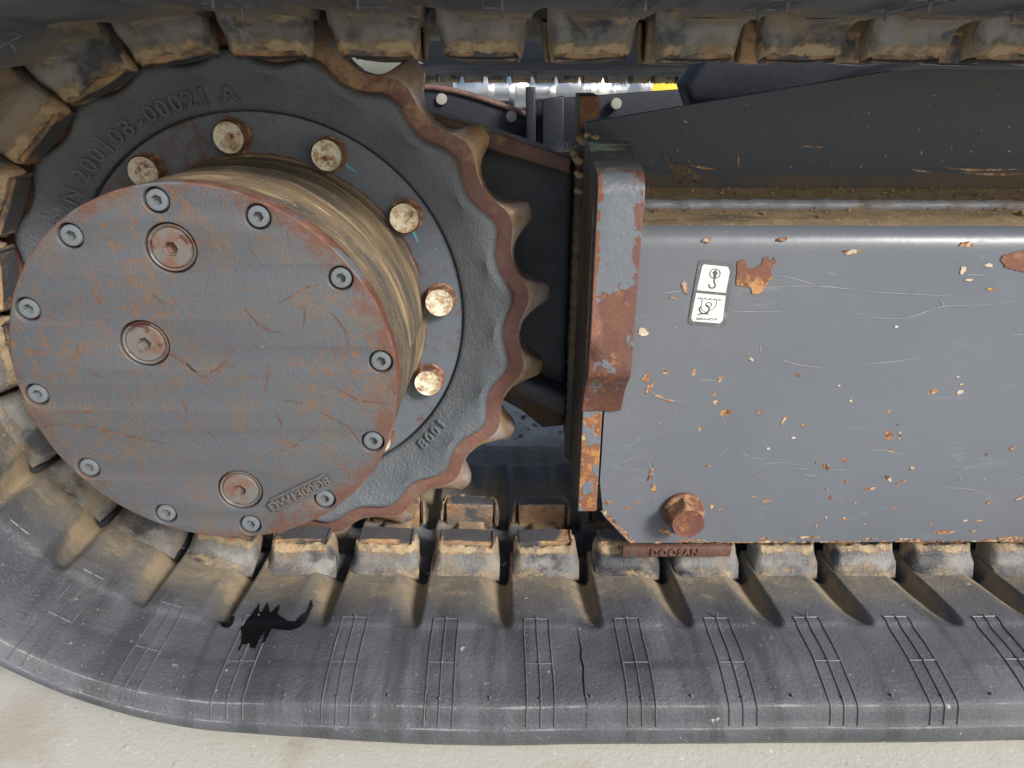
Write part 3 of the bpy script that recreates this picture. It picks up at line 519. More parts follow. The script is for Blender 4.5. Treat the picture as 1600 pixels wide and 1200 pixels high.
for pl_ in SCRATCHES:
    V = []; F = []; n = len(pl_)
    # smooth through points
    P2 = []
    for i in range(n - 1):
        for k in range(6):
            t = k / 6; p0 = pl_[max(i - 1, 0)]; p1 = pl_[i]; p2 = pl_[i + 1]; p3 = pl_[min(i + 2, n - 1)]
            f = lambda a, b, c, d: .5 * (2 * b + (c - a) * t + (2 * a - 5 * b + 4 * c - d) * t * t + (-a + 3 * b - 3 * c + d) * t ** 3)
            P2.append((f(p0[0], p1[0], p2[0], p3[0]), f(p0[1], p1[1], p2[1], p3[1])))
    P2.append(pl_[-1]); m_ = len(P2)
    for i, p in enumerate(P2):
        q0 = P2[max(i - 1, 0)]; q1 = P2[min(i + 1, m_ - 1)]; d = Vector((q1[0] - q0[0], q1[1] - q0[1])).normalized()
        ww = .00017 * sin(pi * (i + .3) / (m_ - .4)) * (1 + .8 * noise.noise(Vector((p[0] * 300, p[1] * 300, 0)))) + .00003
        V += [(p[0] - d.y * ww, YF - .00055, p[1] + d.x * ww), (p[0] + d.y * ww, YF - .00055, p[1] - d.x * ww)]
    for i in range(m_ - 1): F.append((2 * i, 2 * i + 1, 2 * i + 3, 2 * i + 2))
    fob('scratch', mesh('scratch', V, F, 'scratch', smooth=False))
def line_decal(name, pl_, wd, y, m, par, mw):
    V = []; F = []; P2 = []; n = len(pl_)
    for i in range(n - 1):
        for k in range(6): t = k / 6; P2.append((pl_[i][0] + (pl_[i + 1][0] - pl_[i][0]) * t, pl_[i][1] + (pl_[i + 1][1] - pl_[i][1]) * t))
    P2.append(pl_[-1]); m_ = len(P2)
    for i, p in enumerate(P2):
        q0 = P2[max(i - 2, 0)]; q1 = P2[min(i + 2, m_ - 1)]; d = Vector((q1[0] - q0[0], q1[1] - q0[1])).normalized()
        j = noise.noise(Vector((p[0] * 260, p[1] * 260, 2))) * .0006
        ww = wd * sin(pi * (i + .4) / (m_ - .2)) * (1 + 1.3 * noise.noise(Vector((p[0] * 500, p[1] * 500, 0)))) + .00004
        V += [(p[0] - d.y * (ww + j), y, p[1] + d.x * (ww + j)), (p[0] + d.y * (ww - j), y, p[1] - d.x * (ww - j))]
    for i in range(m_ - 1): F.append((2 * i, 2 * i + 1, 2 * i + 3, 2 * i + 2))
    return ob(name, mesh(name, V, F, m, smooth=False), par, mw=mw)
def uy(z): return .028 - (z - .09) * .12 - .0004
sp_ = jag_poly(UPPER_STAIN, .0006, 8)
me = plate2d('dirt_stain', [sp_], .0004, 0, 'stain')
for v in me.vertices: v.co.y = uy(v.co.z) + (.0004 if v.co.y > .0002 else 0)
fob('dirt_stain', me, label='brown smear of dirt on the shaded upper plate')
for pl_ in UPPER_STREAKS:
    o_ = line_decal('rust_streak', pl_, .0006, 0, 'chip', frame, FO.copy())
    for v in o_.data.vertices: v.co.y = uy(v.co.z)
# warning sticker
tl, tr, br, bl = [Vector(p) for p in DECAL]
def du(u, v):                                    # u right 0..1, v down 0..1
    a = tl.lerp(tr, u); b = bl.lerp(br, u); c = a.lerp(b, v); return (c.x, c.y)
def rrect(u0, v0, u1, v1, ru, rv, cut=False):
    out = []
    for (cu_, cv_, a0) in ((u1 - ru, v0 + rv, -90), (u1 - ru, v1 - rv, 0), (u0 + ru, v1 - rv, 90), (u0 + ru, v0 + rv, 180)):
        for k in range(5):
            a = radians(a0 + k * 22.5); out.append(du(cu_ + ru * cos(a), cv_ + rv * sin(a)))
    return out
stk = fob('warning_sticker', plate2d('warning_sticker', [rrect(0, 0, 1, 1, .13, .07)], .0006, 0, 'inkborder'), Matrix.Translation((0, YF - .0006, 0)),
          label='white lifting hook and tie down sticker with dark border')
def sub(name, outl, y, m, par=stk): return ob(name, plate2d(name, outl, .0003, 0, m), par, mw=Matrix.Translation((0, y, 0)))
topw = [du(u, v) for u, v in ((.16, .065), (.12, .09), (.085, .46), (.87, .46), (.90, .13), (.83, .065))]
botw = [du(u, v) for u, v in ((.08, .505), (.065, .90), (.12, .945), (.82, .945), (.885, .90), (.875, .505))]
sub('white_panel', [topw], -.00022, 'white'); sub('white_panel', [botw], -.00022, 'white')
def stroke(pts, wd):                              # a closed outline round a polyline in u,v (aspect corrected)
    A = 2.0; L_ = []; R_ = []
    for i, p in enumerate(pts):
        q0 = pts[max(i - 1, 0)]; q1 = pts[min(i + 1, len(pts) - 1)]
        d = Vector((q1[0] - q0[0], (q1[1] - q0[1]) * A)); d.normalize()
        L_.append(du(p[0] - d.y * wd, p[1] + d.x * wd / A)); R_.append(du(p[0] + d.y * wd, p[1] - d.x * wd / A))
    return L_ + R_[::-1]
def ell(cu_, cv_, r, a0=0, a1=360, n=24): return [(cu_ + r * cos(radians(a0 + (a1 - a0) * i / n)), cv_ + r / 2.0 * sin(radians(a0 + (a1 - a0) * i / n))) for i in range(n + 1)]
ico = []
c_o = [du(*p) for p in ell(.50, .185, .155)][:-1]; c_i = [du(*p) for p in ell(.50, .185, .132)][:-1]
me1 = plate2d('i', [c_o, c_i], .0003, 0, 'ink')
arrow = [du(u, v) for u, v in ((.50, .125), (.60, .185), (.545, .185), (.545, .245), (.465, .245), (.465, .185), (.41, .185))]
me2 = plate2d('i', [arrow], .0003, 0, 'ink')
hook = stroke([(.505, .265), (.505, .30), (.54, .34)] + ell(.47, .365, .085, -20, 200, 12), .020)
me3 = plate2d('i', [hook], .0003, 0, 'ink')
ob('hook_symbol', join_meshes('hook_symbol', [(m_, Matrix()) for m_ in (me1, me2, me3)], ['ink']), stk, mw=Matrix.Translation((0, -.00045, 0)))
parts_ = [stroke([(.13, .585), (.80, .578)], .007)] + [stroke([(.19 + k * .125, .585), (.245 + k * .125, .558)], .008) for k in range(5)] + \
    [stroke([(.27, .585), (.265, .66), (.28, .72)] + [(.30, .755), (.40, .785), (.50, .775)], .008), stroke([(.66, .585), (.655, .66), (.62, .71), (.54, .75)], .008),
     stroke(ell(.46, .665, .075, 100, 400, 14), .012), stroke([(.40, .675), (.47, .70), (.50, .74), (.46, .79), (.38, .815)], .022),
     stroke([(.25, .71), (.23, .75), (.29, .80), (.36, .82)], .020), stroke([(.20, .835), (.36, .812), (.50, .815)], .014)]
ob('tie_down_symbol', join_meshes('tie_down_symbol', [(plate2d('i', [p], .0003, 0, 'ink'), Matrix()) for p in parts_], ['ink']), stk, mw=Matrix.Translation((0, -.00045, 0)))
tx = glyphs('small_print', '300516-02174', .0026, .0001, 0, 'inkborder')
px, pz = du(.46, .895)
ob('small_print', tx, stk, mw=Matrix.Translation((px, -.0004, pz)) @ Matrix.Rotation(radians(2), 4, 'Y'))

# loose crumbs of dried soil on the ledge
bm = bmesh.new()
for i in range(520):
    x = rnd.uniform(.262, .75); t = rnd.random() ** .7
    y = -.026 + t * .054; z = .0802 + (y + .022) * .26 + .0006
    r = rnd.choice((.0004, .0005, .0006, .0008, .0013)) * rnd.uniform(.6, 1.2)
    if rnd.random() < .04: r *= 2.2
    d = bmesh.ops.create_icosphere(bm, subdivisions=1, radius=r, matrix=Matrix.Translation((x, y, z)))
    for v in d['verts']: v.co += Vector([rnd.uniform(-r, r) * .35 for _ in range(3)])
me = bpy.data.meshes.new('soil_crumbs'); bm.to_mesh(me); bm.free(); me.materials.append(M['crumb'])
c_ = fob('soil_crumbs', me); c_['kind'] = 'stuff'

# dark motor guard behind the sprocket, part of the frame
gt = [(.11, .1490), (.127, .1445), (.18, .1285), (.2300, .1130), (.2300, .1010), (.18, .1150), (.127, .1300), (.11, .1345)]
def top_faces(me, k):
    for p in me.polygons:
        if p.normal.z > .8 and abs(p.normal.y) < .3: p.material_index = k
guard = fob('motor_guard', plate2d('motor_guard', [[(.14, .135), (.20, .118), (.2355, .108), (.2355, -.132), (.215, -.134), (.195, -.116), (.165, -.098), (.14, -.09)]], .03, .006, 'guard'),
            Matrix.Translation((0, .075, 0)), label='black motor guard plate behind the sprocket teeth')
gfm = plate2d('guard_flange', [gt], .07, .0022, ['guardrust', 'edge_highlight']); top_faces(gfm, 1)
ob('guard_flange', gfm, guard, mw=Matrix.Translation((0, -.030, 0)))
lowp = [(.225 - .0008 * i * i * .35 + .0 * i, .085, -.118 + .0) for i in range(3)]
ob('guard_skirt', plate2d('guard_skirt', [[(.12, -.070), (.16, -.083), (.2, -.094), (.235, -.110), (.235, -.088), (.2, -.072), (.15, -.055)]], .05, .006, 'guard'), guard, mw=Matrix.Translation((0, -.028, 0)))

for (cx_, cy_, cz_, r_) in ((.2345, .014, .128, .0042), (.2325, .018, .114, .0040), (.2335, .016, .104, .0036), (.2415, -.002, .1305, .0030), (.2338, .017, .092, .003), (.2300, .022, .118, .0035), (.2370, .004, .1315, .0028)):
    bm = bmesh.new(); bmesh.ops.create_icosphere(bm, subdivisions=3, radius=r_)
    for v in bm.verts: v.co = v.co * (1 + .45 * noise.noise(v.co * 260 + Vector((cx_ * 90, 0, 0)))); v.co.z *= .8
    me = bpy.data.meshes.new('mud_clump'); bm.to_mesh(me); bm.free(); me.materials.append(M['mud']); me.polygons.foreach_set('use_smooth', [True] * len(me.polygons))
    fob('mud_clump', me, Matrix.Translation((cx_, cy_, cz_)))

# ---------------------------------------------------------------- rubber track
Y0 = .001; RP = .200; CX = .004
S0 = -radians(7.8) * RP; UT = (-pi * RP - S0) / .0598
def s_of(u):
    if u > 0: return S0 + .0661 * u + .005 * min(u, 1)
    if u > UT: return S0 + .0598 * u
    return -pi * RP + .0661 * (u - UT)
def pos_s(s):
    if s > 0:
        x = CX + s; z = -RP - .004 * ss(s, 0, .2); dz = (-.004 * ss(s + .001, 0, .2) + .004 * ss(s, 0, .2)) / .001
        l = sqrt(1 + dz * dz); return x, z, 1 / l, dz / l
    if s > -pi * RP:
        a = -s / RP; return CX - RP * sin(a), -RP * cos(a), cos(a), -sin(a)
    return CX + (-s - pi * RP), RP, -1., 0.
def kf(s):
    if s > -.15: return .45 + .55 * ss(s, -.15, .13)
    e = -pi * RP
    if s < e + .12: return .45 + .55 * ss(-s, -e - .12, -e + .12)
    return .45
PROF = [(0, 0), (.0175, 0), (.022, 0), (.034, 0), (.046, 0), (.060, -.0020), (.080, -.0048), (.100, -.0074), (.1115, -.0082), (.1165, -.0080), (.1205, -.0064), (.126, -.0060),
        (.140, -.0052), (.150, -.0040), (.158, -.0026), (.166, -.0006), (.174, .0018), (.1785, .0038), (.1800, .0057), (.1812, .0095), (.1825, .014), (.1835, .0172),
        (.1850, .0182), (.1857, .0195), (.1860, .025), (.1850, .030), (.180, .036), (.176, .0425)]
def mi(s): return ss(s, -.50, -.15)
def prof_t(q):                                   # q in 0..1 by index
    f = q * (len(PROF) - 1); i = min(int(f), len(PROF) - 2); t = f - i
    a, b = PROF[i], PROF[i + 1]; return a[0] + (b[0] - a[0]) * t, a[1] + (b[1] - a[1]) * t
def groove(u, t):
    f = (u % 1.0)
    g = min(max((f - .68) / .27, 0), 1) ** .9 if f > .5 else 1 - ss(f, .020, .055)
    if t < .05: D = .0125 + .009 * (1 - ss(t, .036, .05))
    elif t < .119: D = .0125 * sqrt(max(0, 1 - ((t - .05) / .069) ** 2))
    else: D = 0
    wdw = 0
    if t < .019:
        d = min(f, 1 - f); wdw = .034 * (1 - ss(d, .25, .33)) * (1 - ss(t, .015, .019))
    return g * D * (1 if t > .02 else .3) + wdw
def S(u, t, off, side):
    s = s_of(u); x, z, tx, tz = pos_s(s)
    off = off - noise.noise(Vector((u * .8, t * 25, side))) * .0011 * ss(t, .03, .1) - noise.noise(Vector((u * 3, t * 70, side + 4))) * .0004
    o = off
    if t > .048:
        cut = -.0046
        if off > cut and t > .13: o = cut + (off - cut) * kf(s)
        o = o - min(off, 0) * .9 * (1 - mi(s)) * ss(t, .048, .06)
    nx, nz = tz, -tx                              # outward: bottom (tx=1) -> (0,-1)
    return Vector((x + nx * o, Y0 - side * t, z + nz * o))
def Sq(u, q, side, lift=0):
    t, off = prof_t(q); e = 1e-3
    p = S(u, t, off + groove(u, t), side)
    if lift:
        a = S(u + .01, t, off, side) - S(u - .01, t, off, side)
        t2, o2 = prof_t(min(q + e, 1)); t1, o1 = prof_t(max(q - e, 0))
        b = S(u, t2, o2, side) - S(u, t1, o1, side)
        n = a.cross(b).normalized(); c = S(u, t, off - .01, side) - S(u, t, off, side)
        out = Vector((0, -side, 0)) * .012 + c
        if n.dot(out) < 0: n = -n
        p = p + n * lift
    return p
def belt_mesh(U0, U1, per=32, fine=True):
    qs = []
    nP = len(PROF) - 1
    for i in range(nP):
        k = 3 if PROF[i][0] >= .04 and PROF[i][0] < .112 else (2 if i < 18 else 1)
        if not fine: k = 1
        for j in range(k): qs.append((i + j / k) / nP)
    qs.append(1.0)
    rows = [(q, 1) for q in reversed(qs)] + [(q, -1) for q in qs[1:]]
    nU = int((U1 - U0) * per); V = []; D = []; C = []; BN = []
    for i in range(nU + 1):
        u = U0 + (U1 - U0) * i / nU
        for q, sd in rows:
            t, off = prof_t(q); g = groove(u, t)
            p = S(u, t, off + g, sd)
            V.append(p)
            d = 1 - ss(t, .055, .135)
            D.append(.05 if t < .036 and g > .004 else .12 + .80 * d + (.40 * ss(g, .002, .008) if t > .05 else -.3 * ss(g, .003, .012)))  # dirt mask, cut in windows and lug gaps to paint their depth darker
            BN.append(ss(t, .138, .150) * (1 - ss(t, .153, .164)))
            C.append(max(0, 1 - abs(q - 17.5 / nP) * nP / 1.4, 1 - abs(q - 22 / nP) * nP / 1.4))
    n = len(rows); F = []
    for i in range(nU):
        for k in range(n - 1): F.append((i * n + k, (i + 1) * n + k, (i + 1) * n + k + 1, i * n + k + 1))
        F.append((i * n + n - 1, (i + 1) * n + n - 1, (i + 1) * n, i * n))
    F.append(tuple(range(n))); F.append(tuple(nU * n + k for k in range(n - 1, -1, -1)))
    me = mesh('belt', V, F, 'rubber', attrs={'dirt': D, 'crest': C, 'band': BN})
    bm = bmesh.new(); bm.from_mesh(me); bmesh.ops.recalc_face_normals(bm, faces=bm.faces); bm.to_mesh(me); bm.free()
    return me
ULO, UHI = -25, 15
def lug_mesh(seed, side):
    r = random.Random(seed); P = [(.0345, .0130), (.0352, .0168), (.0368, .0186), (.0392, .0184), (.0412, .0150), (.0424, .0106), (.0438, .0068), (.0460, .0042), (.0495, .0028), (.0540, .0020), (.0600, .0004)]
    H = [(.0250, -.004), (.0232, .0160), (.0245, .0212), (.0310, .0206), (.0380, .0182), (.0408, .0120), (.0430, .0064), (.0455, .0038), (.0490, .0025), (.0535, .0016), (.0590, -.0002)]
    nC = 30; V = []; D = []; off = r.uniform(0, 50)
    xs = [-.0262 + .0524 * i / (nC - 1) for i in range(nC)]
    for i, x in enumerate(xs):
        e = abs(x); hw = ss(e, .0212, .0232)
        tap = 1 - .35 * ss(e, .0240, .0263)
        for k, (a, b) in enumerate(zip(P, H)):
            t = a[0] + (b[0] - a[0]) * hw; h = a[1] + (b[1] - a[1]) * hw
            if 1 <= k <= 3:
                tear = noise.noise(Vector((x * 170 + off, k * .6, 1))) + .5 * noise.noise(Vector((x * 500 + off, k, 5)))
                h += tear * .0022 - (.0022 * max(0, noise.noise(Vector((x * 60 + off * 3, 0, 9)))) * 2); t += tear * .0007
            wob = noise.noise(Vector((x * 90 + off, t * 90, h * 90))) * .0006
            ht = h * tap if h > 0 else h
            base = 1.035 if k > 5 else 1.0
            if k >= 3: t -= .0045 * ss(e, .0215, .0265)
            if k >= 6: q_ = ss(x, .008, .024); t += (min(t, .0455) - t) * q_; ht -= (.010 if k >= 8 else 0) * q_
            V.append((x * base + (.0007 if k > 5 else 0), -side * (t + wob), ht + wob * .5)); D.append(1.0 if 0 <= k <= 4 else .45 + .2 * (k > 7))
    m_ = len(P); F = []
    for i in range(nC - 1):
        for k in range(m_ - 1): F.append((i * m_ + k, i * m_ + k + 1, (i + 1) * m_ + k + 1, (i + 1) * m_ + k))
    F.append(tuple(range(m_))); F.append(tuple((nC - 1) * m_ + k for k in range(m_ - 1, -1, -1)))
    me = mesh('guide_lug', V, F, 'lug', attrs={'dirt': D})
    bm = bmesh.new(); bm.from_mesh(me); bmesh.ops.recalc_face_normals(bm, faces=bm.faces); bm.to_mesh(me); bm.free()
    me.set_sharp_from_angle(angle=radians(50)); return me
def cap_mesh(seed, side):
    r = random.Random(seed); bm = bmesh.new(); bmesh.ops.create_cube(bm, size=1)
    for v in bm.verts:
        top = v.co.z > 0
        v.co = Vector((v.co.x * (.0425 if top else .0415), -side * (.0268 + v.co.y * (.0130 if top else .015)), .0222 + (0 if top else -.028) + 0))
    bmesh.ops.bevel(bm, geom=list(bm.edges), offset=.0017, segments=3, affect='EDGES', profile=.6)
    bmesh.ops.subdivide_edges(bm, edges=[e for e in bm.edges if e.calc_length() > .012], cuts=7, use_grid_fill=True)
    o = r.uniform(0, 40)
    for v in bm.verts:
        v.co.z += (-.0013 * (v.co.x / .021) ** 2 if v.co.z > .014 else 0) + noise.noise(v.co * 120 + Vector((o, 0, 0))) * .0005
        v.co.y += noise.noise(v.co * 150 + Vector((0, o, 0))) * .0004
    bmesh.ops.recalc_face_normals(bm, faces=bm.faces)
    me = bpy.data.meshes.new('steel_cap'); bm.to_mesh(me); bm.free(); me.materials.append(M['cap'])
    me.polygons.foreach_set('use_smooth', [True] * len(me.polygons)); me.set_sharp_from_angle(angle=radians(45)); return me
def core_mesh():
    path = [(.0332, .0190, .0200), (.0318, .0135, .0196), (.0296, .0085, .0180), (.0262, .0052, .0150), (.0215, .0032, .0128), (.014, .0028, .0118), (.006, .0027, .0115)]
    path = path + [(0, .0027, .0115)] + [(-a, b, c) for a, b, c in reversed(path)]
    V = []; F = []
    cols = [-1, -.96, -.9, -.5, 0, .5, .9, .96, 1]; n = len(cols)
    for y, h, w_ in path:
        for c in cols:
            e = abs(c); dz = -.010 if e == 1 else (-.0012 if e > .95 else 0)
            lob = .0015 if y > 0 else -.0005
            V.append((c * w_ + lob, y, h + dz + noise.noise(Vector((c * 2, y * 90, 5))) * .0004))
    for i in range(len(path) - 1):
        for k in range(n - 1): F.append((i * n + k, i * n + k + 1, (i + 1) * n + k + 1, (i + 1) * n + k))
    me = mesh('steel_core', V, F, 'core')
    bm = bmesh.new(); bm.from_mesh(me); bmesh.ops.recalc_face_normals(bm, faces=bm.faces); bm.to_mesh(me); bm.free()
    me.set_sharp_from_angle(angle=radians(60)); return me
NV = 9
lugs = {1: [lug_mesh(i, 1) for i in range(NV)], -1: [lug_mesh(20 + i, -1) for i in range(NV)]}
caps = {1: [cap_mesh(i, 1) for i in range(7)], -1: [cap_mesh(20 + i, -1) for i in range(7)]}
core = core_mesh()
def frame_at(u):
    x, z, tx, tz = pos_s(s_of(u))
    return Matrix(((tx, 0, -tz, x), (0, 1, 0, Y0), (tz, 0, tx, z), (0, 0, 0, 1)))
pip = polar('rubber_pip', [(.0011, .001), (.0010, -.0008), (.0007, -.0018), (.0002, -.0021)], 8, 'mold')
pip_long = polar('rubber_pip', [(.0011, .001), (.0010, -.002), (.0009, -.0045), (.0005, -.0054)], 8, 'mold')
def ridge(pts_fn, n, wd, ht, V, F):
    b = len(V)
    for i in range(n + 1):
        c, sidev, nor = pts_fn(i / n)
        V += [c - sidev * wd - nor * .0004, c - sidev * wd * .45 + nor * ht, c + sidev * wd * .45 + nor * ht, c + sidev * wd - nor * .0004]
    for i in range(n):
        a = b + 4 * i
        for k in range(3): F.append((a + k, a + k + 1, a + k + 5, a + k + 4))
QA, QM, QE = 8 / 27, 13.0 / 27, 21.2 / 27
def mark_mesh(u0, rr):
    V = []; F = []
    for dx in (-.138, 0, .138):
        def fn(f, dx=dx):
            q = QA + (QE - QA) * f; u = u0 + dx + .010 * sin(f * 9 + rr) * .4
            c = Sq(u, q, 1); n_ = (Sq(u, q, 1, .001) - c).normalized(); sv = (Sq(u + .02, q, 1) - c).normalized(); return c, sv, n_
        ridge(fn, 40, .0007, .00085, V, F)
    for qq in (QA, QM):
        def fn(f, qq=qq):
            u = u0 - .138 + .276 * f
            c = Sq(u, qq, 1); n_ = (Sq(u, qq, 1, .001) - c).normalized(); sv = (Sq(u, qq + .01, 1) - c).normalized(); return c, sv, n_
        ridge(fn, 10, .0006, .0007, V, F)
    me = mesh('moulding_mark', V, F, 'mold')
    bm = bmesh.new(); bm.from_mesh(me); bmesh.ops.recalc_face_normals(bm, faces=bm.faces); bm.to_mesh(me); bm.free(); return me
track = thing('rubber_track', 'dusty black rubber belt track wrapped round the near sprocket', 'rubber track', (0, 0, 0))
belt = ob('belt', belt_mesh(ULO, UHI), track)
def put(name, me, par, mw): return ob(name, me, par, mw=mw)
for k in range(ULO + 1, UHI - 1):
    mw = frame_at(k + .5); r = random.Random(k + 99)
    jit = Matrix.Translation((r.uniform(-.0005, .0005), 0, r.uniform(-.0004, .0003))) @ Matrix.Rotation(r.uniform(-.012, .012), 4, 'Y')
    for sd in (1, -1):
        lg = put('guide_lug', lugs[sd][(k * 7) % NV], track, mw @ jit)
        put('steel_cap', caps[sd][(k * 5) % 7], lg, Matrix())
    put('steel_core', core, track, mw)
    if k >= -9 or k <= -11:
        u0 = k + .31 + .02
        ob('moulding_mark', mark_mesh(u0, k), track)
        for (uu, qq, lng) in ((u0, QA, 1 if k in (5, 6) or k < -8 else 0), (u0, QM, 0), (u0, 16.2 / 27, 0), (u0 + .5, 16.0 / 27, 0)):
            c = Sq(uu, qq, 1); n_ = (Sq(uu, qq, 1, .001) - c).normalized()
            rot = (-n_).to_track_quat('Y', 'Z').to_matrix().to_4x4()
            ob('rubber_pip', pip_long if (lng or (k < -8 and qq != 16.0 / 27)) else pip, track, mw=Matrix.Translation(c) @ rot)
# black ink blot following the belt surface: closed outline in (x, t)
INK=[(-0.0043, -0.1415), (-0.0042, -0.1346), (-0.0062, -0.1296), (-0.0057, -0.1281), (-0.0096, -0.122), (-0.0077, -0.1189), (-0.0054, -0.1125), (-0.0043, -0.1066), (-0.0038, -0.0988), (-0.0035, -0.096), (-0.002, -0.1033), (0.0004, -0.1083), (0.0023, -0.1061), (0.0025, -0.0955), (0.0058, -0.1039), (0.0081, -0.1089), (0.0102, -0.1045), (0.0122, -0.0984), (0.0136, -0.1095), (0.0179, -0.1128), (0.0226, -0.116), (0.0285, -0.116), (0.0299, -0.1102), (0.0325, -0.1025), (0.0321, -0.0935), (0.0321, -0.0865), (0.0347, -0.0935), (0.0347, -0.0992), (0.0354, -0.1124), (0.0349, -0.1177), (0.0316, -0.1218), (0.0262, -0.1239), (0.0202, -0.1233), (0.0133, -0.1222), (0.0125, -0.1268), (0.0122, -0.1328), (0.0106, -0.1358), (0.0101, -0.1308), (0.0089, -0.1247), (0.0076, -0.1298), (0.007, -0.1348), (0.0075, -0.1396), (0.0034, -0.1391), (0.0016, -0.1347), (-0.0011, -0.1362), (-0.0033, -0.1361), (-0.0032, -0.1405)]
INK_DOT=[(-0.0253, -0.1189), (-0.0241, -0.1145), (-0.0206, -0.114), (-0.019, -0.1132), (-0.0166, -0.1135), (-0.0157, -0.1183), (-0.0172, -0.1214), (-0.0195, -0.1229), (-0.0225, -0.1218)]
def inside(x, y, P):
    c = False; j = len(P) - 1
    for i in range(len(P)):
        if (P[i][1] > y) != (P[j][1] > y) and x < (P[j][0] - P[i][0]) * (y - P[i][1]) / (P[j][1] - P[i][1]) + P[i][0]: c = not c
        j = i
    return c
UTAB = [(-3 + i * .02) for i in range(600)]; XTAB = [pos_s(s_of(u))[0] for u in UTAB]
def u_of_x(x):
    for i in range(len(UTAB) - 1):
        if XTAB[i] <= x <= XTAB[i + 1]: return UTAB[i] + .02 * (x - XTAB[i]) / (XTAB[i + 1] - XTAB[i])
    return 0
def off_t(t):
    for a, b in zip(PROF, PROF[1:]):
        if a[0] <= t <= b[0]: return a[1] + (b[1] - a[1]) * (t - a[0]) / (b[0] - a[0] + 1e-9)
    return 0
def ink_mesh(name, P):
    c = .00055; V = []; F = []; idx = {}
    xs = [p[0] for p in P]; ys = [p[1] for p in P]
    def vid(i, j):
        if (i, j) not in idx:
            x = i * c; t = Y0 - j * c; u = u_of_x(x)
            idx[(i, j)] = len(V); V.append(S(u, t, off_t(t) + groove(u, t) - .0013, 1))
        return idx[(i, j)]
    for i in range(int(min(xs) / c) - 1, int(max(xs) / c) + 2):
        for j in range(int(min(ys) / c) - 2, int(max(ys) / c) + 2):
            if inside((i + .5) * c, (j + .5) * c, P): F.append((vid(i, j), vid(i + 1, j), vid(i + 1, j + 1), vid(i, j + 1)))
    return mesh(name, V, F, 'blackink')
ob('ink_blot', ink_mesh('ink_blot', INK), track, label='black marker scrawl on the belt shoulder')
ob('ink_blot', ink_mesh('ink_blot', INK_DOT), track, label='small black ink dot left of the scrawl')

def crack(name, x, t0, t1, label):
    V = []; F = []; n = 40
    for i in range(n + 1):
        t = t0 + (t1 - t0) * i / n; xx = x + noise.noise(Vector((t * 90, x * 50, 0))) * .0016; u = u_of_x(xx); w_ = .0005 * sin(pi * (i + .5) / (n + 1)) + .0001
        for sgn in (-1, 1): V.append(S(u + sgn * w_ / .066, t, off_t(t) - .0003, 1))
    for i in range(n): F.append((2 * i, 2 * i + 1, 2 * i + 3, 2 * i + 2))
    ob(name, mesh(name, V, F, 'blackink'), track, label=label)
crack('crack', .2312, .120, .1845, 'thin dark split running across the belt shoulder')
crack('crack', .1275, .172, .1825, 'short cut in the belt shoulder')


# ---------------------------------------------------------------- final drive with sprocket
drive = thing('final_drive', 'grey final drive hub with round cover and toothed rusty sprocket', 'final drive', (0, 0, 0))
YC = -.1233; RC = .1142
angs = [radians(95.76 - 30 * k) for k in range(12)]
scr = [(.1050 * cos(a), .1050 * sin(a)) for a in angs]
plugs = [(-.0074, .0784), (-.0332, .0221), (.0079, -.0781)]
holes = [circle_pts(x, z, .0072, 28) for x, z in scr] + [circle_pts(x, z, .0143, 40) for x, z in plugs]
cv = plate2d('cover', [circle_pts(0, 0, RC, 160)] + holes, .013, .0009, ['cover', 'rim_rust'])
for p in cv.polygons:
    c = p.center
    if math.hypot(c.x, c.z) > RC - .0012: p.material_index = 1
cover = ob('cover', cv, drive, loc=(0, YC, 0), label='flat round grey cover plate with rust stains and scratches')
backing = polar('cover_backing', [(RC - .004, .0135), (RC - .004, .0068), (.01, .0068)], 96, 'barrel')
ob('cover_backing', backing, cover)
sm = polar('cover_screw', [(.0060, .0072), (.0060, .0016), (.0055, .0008), (.0048, .0006), (hexr(.0032), .0006), (hexr(.0029), .0012), (hexr(.0029), .0046), (.0010, .0056)], 48, 'screw')
for i, (x, z) in enumerate(scr):
    ob('cover_screw', sm, cover, mw=Matrix.Translation((x, 0, z)) @ Matrix.Rotation(.5 + i * 1.7, 4, 'Y'))
pm = polar('filler_plug', [(.0133, .0072), (.0133, .0018), (.0128, .0006), (.0122, .0010), (.0114, .0022), (.0112, .0012), (.0106, .0005), (hexr(.0046), .0004), (hexr(.0043), -.0002), (hexr(.0038), .0004), (hexr(.0037), .0042), (.0010, .0050)], 60, 'plug')
for i, (x, z) in enumerate(plugs):
    ob('filler_plug', pm, cover, mw=Matrix.Translation((x, 0, z)) @ Matrix.Rotation(.9 * i, 4, 'Y'), label=['rust smeared screw plug highest on the cover', None, None][i])
for pl_ in COVER_SCRATCHES: line_decal('rust_scratch', pl_, .00030, -.00035, 'coverscratch', cover, Matrix())
ba = radians(27)
rr_ = []
for cx_, cz_, a0 in ((.0185, .0026, 0), (-.0185, .0026, 90), (-.0185, -.0026, 180), (.0185, -.0026, 270)):
    for k in range(5): a = radians(a0 + k * 22.5); rr_.append((cx_ + .0028 * cos(a), cz_ + .0028 * sin(a)))
bz = plate2d('raised_badge', [rr_], .002, .0005, 'cover')
bd = ob('raised_badge', bz, cover, mw=Matrix.Translation((.0467, -.0019, -.0795)) @ Matrix.Rotation(-ba, 4, 'Y'))
ob('raised_lettering', glyphs('raised_lettering', 'DW1300D8', .0090, .0008, .0003, 'cover', 1.0), bd, mw=Matrix.Translation((0, -.0006, 0)))
br_ = polar('barrel', [(RC - .0035, YC + .012), (.1122, YC + .0125), (.1128, YC + .018), (.1118, YC + .022), (.1122, YC + .034), (.1142, YC + .040), (.1150, YC + .085), (.1158, YC + .112), (.1158, .0085), (.1178, .0095), (.1180, .011)], 160, 'barrel', cap1=False, uv=True)
